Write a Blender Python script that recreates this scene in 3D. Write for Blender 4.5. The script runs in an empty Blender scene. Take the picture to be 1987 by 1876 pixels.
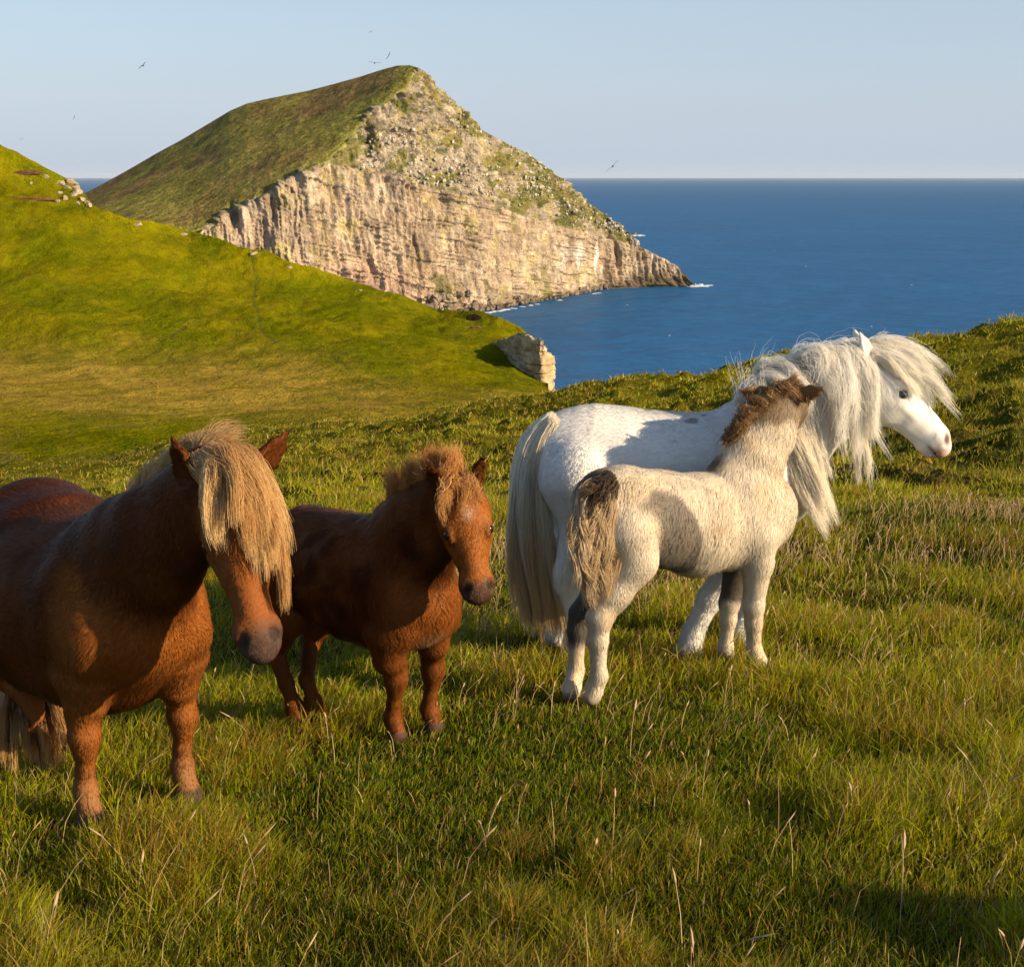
import bpy, math
import numpy as np

# ------------------------------------------------------------------ camera, sky, sun, exposure
SC = bpy.context.scene
COL = SC.collection
RS = np.random.RandomState(7)
FPX, PITCH, CAMZ = 2800.0, math.radians(12.0), 1.8      # focal length in units of a 1987 wide picture
cam_d = bpy.data.cameras.new("camera"); cam = bpy.data.objects.new("camera", cam_d); COL.objects.link(cam)
cam.location = (0, 0, CAMZ); cam.rotation_euler = (math.pi/2 - PITCH, 0, 0)
cam_d.sensor_width = 36.0; cam_d.lens = 36.0*FPX/1987.0
cam_d.clip_start = 0.05; cam_d.clip_end = 200000.0
SC.camera = cam

SUN_AZ, SUN_EL = math.radians(119.0), math.radians(22.0)   # azimuth clockwise from +Y
SUN = np.array([math.sin(SUN_AZ)*math.cos(SUN_EL), math.cos(SUN_AZ)*math.cos(SUN_EL), math.sin(SUN_EL)])
world = bpy.data.worlds.new("World"); SC.world = world; world.use_nodes = True
wn = world.node_tree.nodes; wl = world.node_tree.links
sky = wn.new("ShaderNodeTexSky"); sky.sky_type = 'NISHITA'; sky.sun_disc = False
sky.sun_elevation = SUN_EL; sky.sun_rotation = SUN_AZ
sky.altitude = 100; sky.air_density = 1.0; sky.dust_density = 0.6; sky.ozone_density = 2.0
wn["Background"].inputs["Strength"].default_value = 0.090
# pale sea haze thickening towards the horizon, the same all round
tc = wn.new("ShaderNodeTexCoord"); sep = wn.new("ShaderNodeSeparateXYZ"); wl.new(tc.outputs["Generated"], sep.inputs[0])
mz = wn.new("ShaderNodeMath"); mz.operation = 'MULTIPLY'; mz.inputs[1].default_value = -4.5; wl.new(sep.outputs[2], mz.inputs[0])
ez = wn.new("ShaderNodeMath"); ez.operation = 'EXPONENT'; wl.new(mz.outputs[0], ez.inputs[0])
fz = wn.new("ShaderNodeMath"); fz.operation = 'MULTIPLY'; fz.use_clamp = True; fz.inputs[1].default_value = 0.97; wl.new(ez.outputs[0], fz.inputs[0])
veil = wn.new("ShaderNodeMix"); veil.data_type = 'RGBA'; veil.inputs[7].default_value = (3.45, 4.05, 5.05, 1)
wl.new(fz.outputs[0], veil.inputs[0]); wl.new(sky.outputs[0], veil.inputs[6]); wl.new(veil.outputs[2], wn["Background"].inputs["Color"])
sun_d = bpy.data.lights.new("sun", 'SUN'); sun_d.energy = 5.0; sun_d.angle = math.radians(0.55); sun_d.color = (1.0, 0.80, 0.54)
sun_o = bpy.data.objects.new("sun", sun_d); COL.objects.link(sun_o)
from mathutils import Vector, Matrix
sun_o.rotation_euler = Vector(SUN.tolist()).to_track_quat('Z', 'Y').to_euler(); sun_o.location = (30, -30, 40)
SC.view_settings.view_transform = 'Standard'; SC.view_settings.look = 'None'
SC.view_settings.exposure = 0.72; SC.view_settings.gamma = 1.0
SC.cycles.use_denoising = True
SC.cycles.max_bounces = 4; SC.cycles.diffuse_bounces = 2; SC.cycles.adaptive_threshold = 0.02; SC.cycles.transparent_max_bounces = 4
SC.cycles_curves.shape = 'RIBBONS'; SC.cycles_curves.subdivisions = 1

# ------------------------------------------------------------------ helpers
def ray(px, py):
    px = np.asarray(px, float); py = np.asarray(py, float)
    x = (px - 993.5)/FPX; y = -(py - 938.0)/FPX
    return np.stack([x, math.cos(PITCH) + y*math.sin(PITCH), -math.sin(PITCH) + y*math.cos(PITCH)], -1)
def unproj(px, py, Y):
    r = ray(px, py); t = np.asarray(Y)/r[..., 1]
    return r*t[..., None] + np.array([0, 0, CAMZ])

def _hash(ix, iy, iz, seed):
    h = (ix.astype(np.int64)*374761393 + iy.astype(np.int64)*668265263 + iz.astype(np.int64)*2147483647 + seed*144269504) & 0x7fffffff
    h = ((h ^ (h >> 13))*1274126177) & 0x7fffffff
    h = ((h ^ (h >> 16))*2246822519) & 0x7fffffff
    h = h ^ (h >> 15)
    return (h & 0xffff)/32767.5 - 1.0
def vnoise(x, y, z=None, seed=0):
    x = np.asarray(x, float); y = np.asarray(y, float)
    z = np.zeros_like(x) if z is None else np.asarray(z, float)
    xi, yi, zi = np.floor(x), np.floor(y), np.floor(z)
    fx, fy, fz = x - xi, y - yi, z - zi
    fx = fx*fx*(3 - 2*fx); fy = fy*fy*(3 - 2*fy); fz = fz*fz*(3 - 2*fz)
    out = 0
    for dx in (0, 1):
        wx = fx if dx else 1 - fx
        for dy in (0, 1):
            wy = fy if dy else 1 - fy
            for dz in (0, 1):
                wz = fz if dz else 1 - fz
                out = out + wx*wy*wz*_hash(xi + dx, yi + dy, zi + dz, seed)
    return out
def fbm(x, y, z=None, oct=4, seed=0, gain=0.5):
    a, s, f = 1.0, 0.0, 1.0
    for o in range(oct):
        s = s + a*vnoise(np.asarray(x)*f, np.asarray(y)*f, None if z is None else np.asarray(z)*f, seed + o*17)
        a *= gain; f *= 2.03
    return s
def sstep(a, b, x):
    t = np.clip((x - a)/(b - a), 0, 1); return t*t*(3 - 2*t)
def mixc(a, b, t):
    a = np.asarray(a, float); b = np.asarray(b, float); t = np.asarray(t)[..., None]
    return a*(1 - t) + b*t

def mesh_obj(name, V, Fc, mat, parent=None, col=None, attrs=None, smooth=True, origin=None):
    """V (n,3), Fc (m,3|4) int array or list of such arrays"""
    V = np.asarray(V, np.float32)
    if origin is not None: V = V - np.asarray(origin, np.float32)
    fl = Fc if isinstance(Fc, list) else [Fc]
    me = bpy.data.meshes.new(name)
    me.vertices.add(len(V)); me.vertices.foreach_set("co", V.ravel())
    loops = np.concatenate([f.ravel() for f in fl]).astype(np.int32)
    tot = np.concatenate([np.full(len(f), f.shape[1], np.int32) for f in fl])
    st = np.concatenate([[0], np.cumsum(tot)[:-1]]).astype(np.int32)
    me.loops.add(len(loops)); me.loops.foreach_set("vertex_index", loops)
    me.polygons.add(len(tot)); me.polygons.foreach_set("loop_start", st)
    me.polygons.foreach_set("use_smooth", np.full(len(tot), smooth, bool))
    me.update(calc_edges=True)
    if col is not None:
        c = np.ones((len(V), 4), np.float32); c[:, :3] = col
        me.attributes.new("col", 'FLOAT_COLOR', 'POINT').data.foreach_set("color", c.ravel())
    for k, a in (attrs or {}).items():
        me.attributes.new(k, 'FLOAT', 'POINT').data.foreach_set("value", np.asarray(a, np.float32))
    me.materials.append(mat)
    o = bpy.data.objects.new(name, me); COL.objects.link(o)
    if origin is not None: o.location = tuple(float(v) for v in origin)
    if parent is not None:
        o.parent = parent
        if origin is not None: o.location = tuple(float(a - b) for a, b in zip(origin, parent.location))
    return o
def grid_faces(nu, nv):
    i = np.arange(nu*nv).reshape(nu, nv)
    return np.stack([i[:-1, :-1], i[1:, :-1], i[1:, 1:], i[:-1, 1:]], -1).reshape(-1, 4)
def tag(o, label=None, cat=None, group=None, kind=None):
    if label: o["label"] = label
    if cat: o["category"] = cat
    if group: o["group"] = group
    if kind: o["kind"] = kind
    return o
def empty(name, loc):
    o = bpy.data.objects.new(name, None); COL.objects.link(o); o.location = tuple(float(v) for v in loc); o.empty_display_size = 0.1
    return o
def hair_obj(name, P, R, mat, parent, C=None, N=None, under=None):
    """P (n,k,3) world points, R (n,k) radii, C (n,3), N (n,3)"""
    n, k, _ = P.shape
    hc = bpy.data.hair_curves.new(name)
    hc.add_curves([k]*n)
    org = np.array(parent.location)
    hc.attributes["position"].data.foreach_set("vector", (P - org).astype(np.float32).ravel())
    ra = hc.attributes.get("radius") or hc.attributes.new("radius", 'FLOAT', 'POINT')
    ra.data.foreach_set("value", R.astype(np.float32).ravel())
    if C is not None and np.ndim(C) == 3:
        c = np.ones((n, k, 4), np.float32); c[..., :3] = C
        hc.attributes.new("col", 'FLOAT_COLOR', 'POINT').data.foreach_set("color", c.ravel())
    elif C is not None:
        c = np.ones((n, 4), np.float32); c[:, :3] = C
        hc.attributes.new("col", 'FLOAT_COLOR', 'CURVE').data.foreach_set("color", c.ravel())
    if N is not None:
        hc.attributes.new("nrm", 'FLOAT_VECTOR', 'CURVE').data.foreach_set("vector", N.astype(np.float32).ravel())
    hc.materials.append(mat)
    o = bpy.data.objects.new(name, hc); COL.objects.link(o); o.parent = under or parent
    return o

# ------------------------------------------------------------------ materials
def new_mat(name):
    m = bpy.data.materials.new(name); m.use_nodes = True
    nt = m.node_tree; return m, nt, nt.nodes["Principled BSDF"]
def N(nt, t, **kw):
    n = nt.nodes.new(t)
    for k, v in kw.items(): setattr(n, k, v)
    return n
def noise(nt, scale, detail=4, rough=0.55, vec=None):
    n = N(nt, "ShaderNodeTexNoise"); n.inputs["Scale"].default_value = scale; n.inputs["Detail"].default_value = detail; n.inputs["Roughness"].default_value = rough
    if vec is not None: nt.links.new(vec, n.inputs["Vector"])
    return n
def attr_col(nt, name="col"):
    return N(nt, "ShaderNodeAttribute", attribute_name=name)
def vary(nt, colsock, scales, lo=0.7, hi=1.3, vec=None):
    """multiply a colour by noise of several scales"""
    cur = colsock
    for sc in scales:
        n = noise(nt, sc, 3, 0.6, vec)
        mr = N(nt, "ShaderNodeMapRange"); mr.inputs[1].default_value = 0.3; mr.inputs[2].default_value = 0.7; mr.inputs[3].default_value = lo; mr.inputs[4].default_value = hi
        nt.links.new(n.outputs[0], mr.inputs[0])
        mx = N(nt, "ShaderNodeMix", data_type='RGBA', blend_type='MULTIPLY'); mx.inputs[0].default_value = 1.0
        nt.links.new(cur, mx.inputs[6]); nt.links.new(mr.outputs[0], mx.inputs[7])
        cur = mx.outputs[2]
    return cur
def bump(nt, bsdf, layers, vec=None):
    prev = None
    for sc, dist, st in layers:
        n = noise(nt, sc, 3, 0.6, vec)
        b = N(nt, "ShaderNodeBump"); b.inputs["Distance"].default_value = dist; b.inputs["Strength"].default_value = st
        nt.links.new(n.outputs[0], b.inputs["Height"])
        if prev is not None: nt.links.new(prev, b.inputs["Normal"])
        prev = b.outputs[0]
    nt.links.new(prev, bsdf.inputs["Normal"])
def land_mat(name, scales, bumps, rough=0.95, lo=0.7, hi=1.3, spec=0.0):
    m, nt, b = new_mat(name)
    geo = N(nt, "ShaderNodeNewGeometry")
    c = vary(nt, attr_col(nt).outputs["Color"], scales, lo, hi, geo.outputs["Position"])
    nt.links.new(c, b.inputs["Base Color"]); b.inputs["Roughness"].default_value = rough; b.inputs["Specular IOR Level"].default_value = spec
    bump(nt, b, bumps, geo.outputs["Position"])
    return m
M_ground = land_mat("turf_soil", [1.2, 6.0, 30.0], [(8.0, 0.05, 0.8), (45.0, 0.02, 0.8)])
M_hill = land_mat("hill_turf", [0.05, 0.5, 2.5], [(0.35, 0.9, 0.7), (2.0, 0.4, 1.0)], lo=0.82, hi=1.18)
M_rock = land_mat("cliff_rock", [0.03, 0.12, 0.5], [(0.10, 5.0, 0.8), (0.45, 1.6, 0.9)], lo=0.72, hi=1.25)
M_stone = land_mat("sandstone", [0.5, 3.0], [(1.2, 0.35, 0.8), (6.0, 0.08, 0.8)], lo=0.75, hi=1.2)

def blade_mat(name, trans=0.25, rough=0.5):
    m, nt, b = new_mat(name)
    a = attr_col(nt)
    nt.links.new(a.outputs["Color"], b.inputs["Base Color"]); b.inputs["Roughness"].default_value = rough; b.inputs["Specular IOR Level"].default_value = 0.10
    t = N(nt, "ShaderNodeBsdfTranslucent"); nt.links.new(a.outputs["Color"], t.inputs["Color"])
    mx = N(nt, "ShaderNodeMixShader"); mx.inputs[0].default_value = trans
    out = nt.nodes["Material Output"]
    nt.links.new(b.outputs[0], mx.inputs[1]); nt.links.new(t.outputs[0], mx.inputs[2]); nt.links.new(mx.outputs[0], out.inputs["Surface"])
    return m
M_blade = blade_mat("grass_blade", 0.45)
M_straw = blade_mat("dry_straw", 0.15, 0.6)

def coat_mat(name, hair):
    m, nt, b = new_mat(name)
    a = attr_col(nt); nt.links.new(a.outputs["Color"], b.inputs["Base Color"])
    b.inputs["Roughness"].default_value = 0.5; b.inputs["Specular IOR Level"].default_value = 0.06
    if hair:
        n = N(nt, "ShaderNodeAttribute", attribute_name="nrm"); nt.links.new(n.outputs["Vector"], b.inputs["Normal"])
    else:
        bump(nt, b, [(90.0, 0.002, 0.25)]); b.inputs["Roughness"].default_value = 0.65; b.inputs["Specular IOR Level"].default_value = 0.10
    return m
M_skin = coat_mat("coat_skin", False)
M_fur = coat_mat("coat_fur", True)
def mane_mat(name):
    m, nt, b = new_mat(name)
    a = attr_col(nt)
    nt.links.new(a.outputs["Color"], b.inputs["Base Color"]); b.inputs["Roughness"].default_value = 0.45; b.inputs["Specular IOR Level"].default_value = 0.12
    t = N(nt, "ShaderNodeBsdfTranslucent"); nt.links.new(a.outputs["Color"], t.inputs["Color"])
    mx = N(nt, "ShaderNodeMixShader"); mx.inputs[0].default_value = 0.42
    nt.links.new(b.outputs[0], mx.inputs[1]); nt.links.new(t.outputs[0], mx.inputs[2])
    nt.links.new(mx.outputs[0], nt.nodes["Material Output"].inputs["Surface"])
    return m
M_mane = mane_mat("mane_hair")
def plain(name, c, rough=0.5, spec=0.3):
    m, nt, b = new_mat(name); b.inputs["Base Color"].default_value = (*c, 1); b.inputs["Roughness"].default_value = rough; b.inputs["Specular IOR Level"].default_value = spec
    return m

# ------------------------------------------------------------------ near ground (heights from profiles along eleven bearings)
ACOLS = {
 -900: [(1090, 8), (1040, 13), (1000, 25), (960, 80)],
 -400: [(1075, 8), (1015, 13), (965, 25), (925, 75)],
 130:  [(1050, 8.5), (990, 13), (930, 25), (883, 70)],
 450:  [(1025, 9), (965, 14), (890, 28), (822, 64)],
 700:  [(1010, 9), (960, 14), (880, 26), (800, 58)],
 1000: [(1000, 9), (950, 14), (860, 24), (757, 49)],
 1250: [(992, 9), (960, 14), (850, 22), (715, 42)],
 1560: [(980, 8.8), (962, 13), (830, 21), (670, 36)],
 1800: [(968, 8.6), (955, 12.5), (815, 20), (637, 33)],
 1987: [(962, 8.6), (948, 12), (800, 19), (603, 31)],
 2500: [(940, 8.4), (920, 12), (720, 19), (520, 29)],
 3400: [(900, 8.4), (860, 12), (600, 19), (380, 29)],
}
def near_plane(X, Y):
    Yc = np.where(Y < 3.4, 3.4 - 0.55*(3.4 - Y), Y)
    return 0.05 + 0.06*np.clip(X, -3, 4) - 0.10*(Yc - 4)
LY = np.linspace(math.log(1.0), math.log(170.0), 260)
ua, za = [], []
for px, prof in ACOLS.items():
    r = ray(px, 800.0); u = r[0]/r[1]
    ys = [0.8, 2.0, 3.4, 4.2, 5.0, 6.2]; zs = [float(near_plane(np.array(u*y), np.array(y))) for y in ys]
    for py, Y in prof:
        p = unproj(px, py, np.array(float(Y))); ys.append(Y); zs.append(p[2])
    Yc, zc = ys[-1], zs[-1]
    for k, s in ((1.25, 0.30), (1.7, 0.42), (3.0, 0.5)):
        ys.append(Yc*k); zs.append(zc - s*Yc*(k - 1))
    ua.append(u); za.append(np.interp(LY, np.log(ys), zs))
ua = np.array(ua); za = np.array(za)
k5 = np.exp(-0.5*(np.arange(-9, 10)/3.0)**2); k5 /= k5.sum()
za = np.stack([np.convolve(np.pad(r, 9, mode='edge'), k5, 'valid') for r in za])
def zprofile(X, Y):
    X = np.asarray(X, float); Y = np.maximum(np.asarray(Y, float), 1.0)
    u = np.clip(X/Y, ua[0], ua[-1]); l = np.clip((np.log(Y) - LY[0])/(LY[1] - LY[0]), 0, len(LY) - 1.001)
    i = np.clip(np.searchsorted(ua, u) - 1, 0, len(ua) - 2); t = (u - ua[i])/(ua[i + 1] - ua[i]); t = t*t*(3 - 2*t)*0.5 + t*0.5
    j = l.astype(int); f = l - j
    a = za[i, j]*(1 - f) + za[i, j + 1]*f; b = za[i + 1, j]*(1 - f) + za[i + 1, j + 1]*f
    return a*(1 - t) + b*t
def zg(X, Y):
    X = np.asarray(X, float); Y = np.asarray(Y, float)
    D = np.sqrt(X*X + Y*Y)
    z = zprofile(X, Y)
    z = z + 0.022*fbm(X*1.6, Y*1.6, oct=2, seed=3) + 0.022*np.clip(vnoise(X*4.2, Y*4.2, seed=13), 0, 1)
    far = sstep(7, 13, D)
    z = z + far*0.20*np.clip(vnoise(X*1.7, Y*1.7, seed=11) + 0.5*vnoise(X*3.9, Y*3.9, seed=12), 0, 1)
    z = z + far*(0.10*fbm(X*0.9, Y*0.9, oct=3, seed=9) + 0.14*fbm(X*0.22, Y*0.22, oct=2, seed=5))
    # a drainage gully on the slope towards the valley
    ax, ay, bx, by = -17.6, 54.0, -11.4, 49.0
    t = np.clip(((X - ax)*(bx - ax) + (Y - ay)*(by - ay))/((bx - ax)**2 + (by - ay)**2), 0, 1)
    z = z - 1.1*np.exp(-(np.hypot(X - ax - t*(bx - ax), Y - ay - t*(by - ay) + 0.6*np.sin(X*0.9))/0.9)**2)
    # an unseen hummock added right of the view to shade the foreground
    z = z + 0.58*np.exp(-(((X - 2.35)/0.45)**2 + ((Y - 2.10)/0.40)**2))*(0.75 + 0.6*vnoise(X*4, Y*4, seed=14))
    return z
def ground_pt(px, py, it=12):
    """where the picture ray meets the near ground"""
    r = ray(px, py); z = 0.0
    for _ in range(it):
        t = (z - CAMZ)/r[2]; z = float(zg(t*r[0], t*r[1]))
    t = (z - CAMZ)/r[2]
    return np.array([t*r[0], t*r[1], z])

GRN = np.array([0.055, 0.105, 0.012]); YEL = np.array([0.15, 0.15, 0.022]); STR = np.array([0.33, 0.24, 0.10]); BRN = np.array([0.11, 0.075, 0.025])
def turf_noise(X, Y):
    return fbm(X*0.7, Y*0.7, oct=3, seed=21), fbm(X*2.3, Y*2.3, oct=3, seed=31)
def build_ground():
    nu, nv = 380, 450
    us = np.linspace(-1, 1, nu); us = np.sign(us)*(0.5*np.abs(us) + 0.8*np.abs(us)**5); ys = np.exp(np.linspace(math.log(0.9), math.log(150.0), nv))
    U, Y = np.meshgrid(us, ys, indexing='ij'); X = U*Y; Z = zg(X, Y) - 0.01
    V = np.stack([X, Y, Z], -1).reshape(-1, 3)
    a, b = turf_noise(V[:, 0], V[:, 1])
    D = np.hypot(V[:, 0], V[:, 1])
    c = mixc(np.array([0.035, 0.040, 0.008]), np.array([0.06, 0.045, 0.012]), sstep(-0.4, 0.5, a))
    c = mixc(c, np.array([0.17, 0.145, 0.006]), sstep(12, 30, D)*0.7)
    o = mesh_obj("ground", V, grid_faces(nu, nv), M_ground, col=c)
    tag(o, kind="structure")
    return o
ground = build_ground()

# ------------------------------------------------------------------ the green hill across the valley
def interp(x, tab):
    t = np.array(tab, float); return np.interp(x, t[:, 0], t[:, 1])
HSKY = [(-300, 190), (-120, 245), (0, 283), (40, 300), (75, 318), (110, 338), (145, 362), (178, 402), (215, 420), (260, 431), (310, 440), (370, 455), (430, 472), (480, 486), (520, 490), (560, 512), (650, 538), (700, 556), (750, 573), (800, 590), (850, 601), (900, 608), (935, 612), (965, 625), (1000, 640), (1030, 655), (1052, 672), (1064, 700), (1075, 735)]
def build_hill():
    nu, nv = 460, 300
    xs = np.linspace(-300, 1064, nu)
    ysky = interp(xs, HSKY); ybot = interp(xs, [(-300, 1000), (130, 925), (450, 875), (700, 850), (900, 830), (1000, 815), (1064, 800)])
    T = np.linspace(0, 1, nv)
    XX = np.repeat(xs[:, None], nv, 1); YY = ybot[:, None] + (ysky - ybot)[:, None]*T[None]
    # distance of the surface seen at (x, y)
    ctrl_x = np.array([-300, 130, 370, 700, 850, 1000, 1064.])
    tabs = [[(1000, 80), (890, 95), (780, 150), (680, 235), (450, 300), (190, 350)],
            [(925, 84), (880, 98), (780, 152), (680, 240), (500, 305), (360, 345)],
            [(880, 90), (850, 102), (780, 152), (690, 240), (560, 310), (455, 355)],
            [(850, 92), (810, 112), (760, 165), (690, 235), (620, 290), (556, 345)],
            [(830, 100), (790, 135), (740, 195), (690, 245), (640, 300), (600, 345)],
            [(815, 120), (770, 175), (730, 230), (690, 265), (660, 290), (640, 310)],
            [(800, 150), (760, 210), (735, 255), (710, 275), (690, 288), (672, 300)]]
    Ds = np.stack([np.interp(YY[:, :], [p[0] for p in reversed(t)], [p[1] for p in reversed(t)]) for t in tabs])
    i = np.clip(np.searchsorted(ctrl_x, XX) - 1, 0, len(ctrl_x) - 2); f = (XX - ctrl_x[i])/(ctrl_x[i + 1] - ctrl_x[i])
    ii, jj = np.meshgrid(np.arange(nu), np.arange(nv), indexing='ij')
    D = Ds[i, ii, jj]*(1 - f) + Ds[i + 1, ii, jj]*f
    kk = np.exp(-0.5*(np.arange(-14, 15)/6.0)**2); kk /= kk.sum()
    D = np.stack([np.convolve(np.pad(r, 14, mode='reflect', reflect_type='odd'), kk, 'valid') for r in D])
    Vf = unproj(XX, YY, D)
    # behind the skyline the hill rolls over and falls to the sea
    back = []
    for k, (dd, dz) in enumerate([(6, -0.5), (16, -3), (34, -11), (60, -30), (95, -62), (140, -121)]):
        b = Vf[:, -1].copy(); dirv = b[:, :2]/np.linalg.norm(b[:, :2], axis=1)[:, None]
        b[:, :2] += dirv*dd; b[:, 2] += dz; back.append(b[:, None])
    V = np.concatenate([Vf] + back, 1); nv2 = V.shape[1]
    P = V.reshape(-1, 3).copy()
    am = 0.35 + 0.5*sstep(100, 300, P[:, 1])
    P[:, 2] += am*(1.2*fbm(P[:, 0]*0.035, P[:, 1]*0.035, oct=2, seed=41) + 0.6*fbm(P[:, 0]*0.16, P[:, 1]*0.10, oct=3, seed=43) + 0.25*np.abs(fbm(P[:, 0]*0.5, P[:, 1]*0.3, oct=2, seed=44)))
    px = np.concatenate([XX, np.repeat(XX[:, -1:], 6, 1)], 1).ravel(); py = np.concatenate([YY, np.repeat(YY[:, -1:], 6, 1)], 1).ravel()
    n1 = fbm(px*0.012, py*0.03, oct=3, seed=51); n2 = fbm(P[:, 0]*0.25, P[:, 1]*0.25, oct=3, seed=52)
    c = mixc([0.110, 0.116, 0.0015], [0.165, 0.145, 0.002], sstep(-0.5, 0.6, n1 + 0.3*n2))
    dry = np.exp(-((py - 735 - 0.03*(px - 300) + 14*n1)/42.0)**2)*sstep(900, 500, px) + 0.55*np.exp(-((py - 790)/30.0)**2)
    c = mixc(c, [0.31, 0.205, 0.03], np.clip(dry*(0.95 + 0.5*n2), 0, 0.95))
    c = mixc(c, [0.15, 0.115, 0.03], sstep(0.25, 0.9, n1)*sstep(800, 880, py)*0.6)
    # trodden sheep paths
    def line(pts, w):
        d = np.full(len(px), 1e9)
        wob = 3.0*vnoise(px*0.05, py*0.05, seed=77)
        for (x0, y0), (x1, y1) in zip(pts[:-1], pts[1:]):
            L = (x1 - x0)**2 + (y1 - y0)**2; t = np.clip(((px - x0)*(x1 - x0) + (py - y0)*(y1 - y0))/L, 0, 1)
            d = np.minimum(d, np.hypot(px + wob - x0 - t*(x1 - x0), py - y0 - t*(y1 - y0)))
        return np.exp(-(d/w)**2)
    tr = np.maximum.reduce([line([(488, 500), (497, 545), (490, 580), (502, 628), (520, 668), (580, 690)], 3.2), 0.7*line([(495, 570), (420, 610), (340, 655), (285, 680)], 3.0), 0.55*line([(860, 655), (930, 628), (960, 622)], 3.0), 0.5*line([(200, 580), (60, 540), (0, 560)], 3.0), 0.6*line([(640, 700), (720, 740), (745, 760)], 3.5)])
    c = mixc(c, [0.075, 0.085, 0.012], tr*0.65)
    P[:, 2] -= 0.12*tr
    tag(mesh_obj("hill", P, grid_faces(nu, nv2), M_hill, col=c), kind="structure")
    return P.reshape(nu, nv2, 3), c.reshape(nu, nv2, 3), nv
HILL = build_hill()

# ------------------------------------------------------------------ the headland across the bay
SKY_H = [(120, 392), (170, 373), (200, 357), (250, 329), (300, 300), (350, 273), (400, 243), (445, 216), (480, 201), (520, 192), (600, 176), (650, 163), (700, 149), (740, 136), (770, 128), (795, 127), (812, 132), (832, 146), (842, 163), (862, 180), (885, 203), (912, 226), (928, 240), (934, 252), (970, 271), (1000, 287), (1030, 302), (1062, 326), (1100, 357), (1130, 384), (1165, 411), (1200, 436), (1225, 455), (1243, 480), (1280, 500), (1310, 515), (1322, 527), (1335, 543), (1346, 553)]
GB = [(375, 450), (405, 440), (430, 415), (460, 405), (500, 385), (560, 345), (600, 326), (640, 308), (668, 284), (690, 262), (700, 238), (720, 212), (760, 190), (790, 172), (800, 150), (804, 134), (806, 129)]
CT = [(375, 452), (430, 418), (500, 387), (560, 347), (640, 318), (700, 330), (760, 345), (850, 369), (950, 400), (1050, 430), (1150, 457), (1250, 484), (1310, 517), (1346, 553)]
BASE = [(375, 640), (600, 622), (830, 598), (920, 606), (960, 600), (1050, 584), (1110, 573), (1170, 561), (1260, 557), (1347, 556)]
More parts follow.
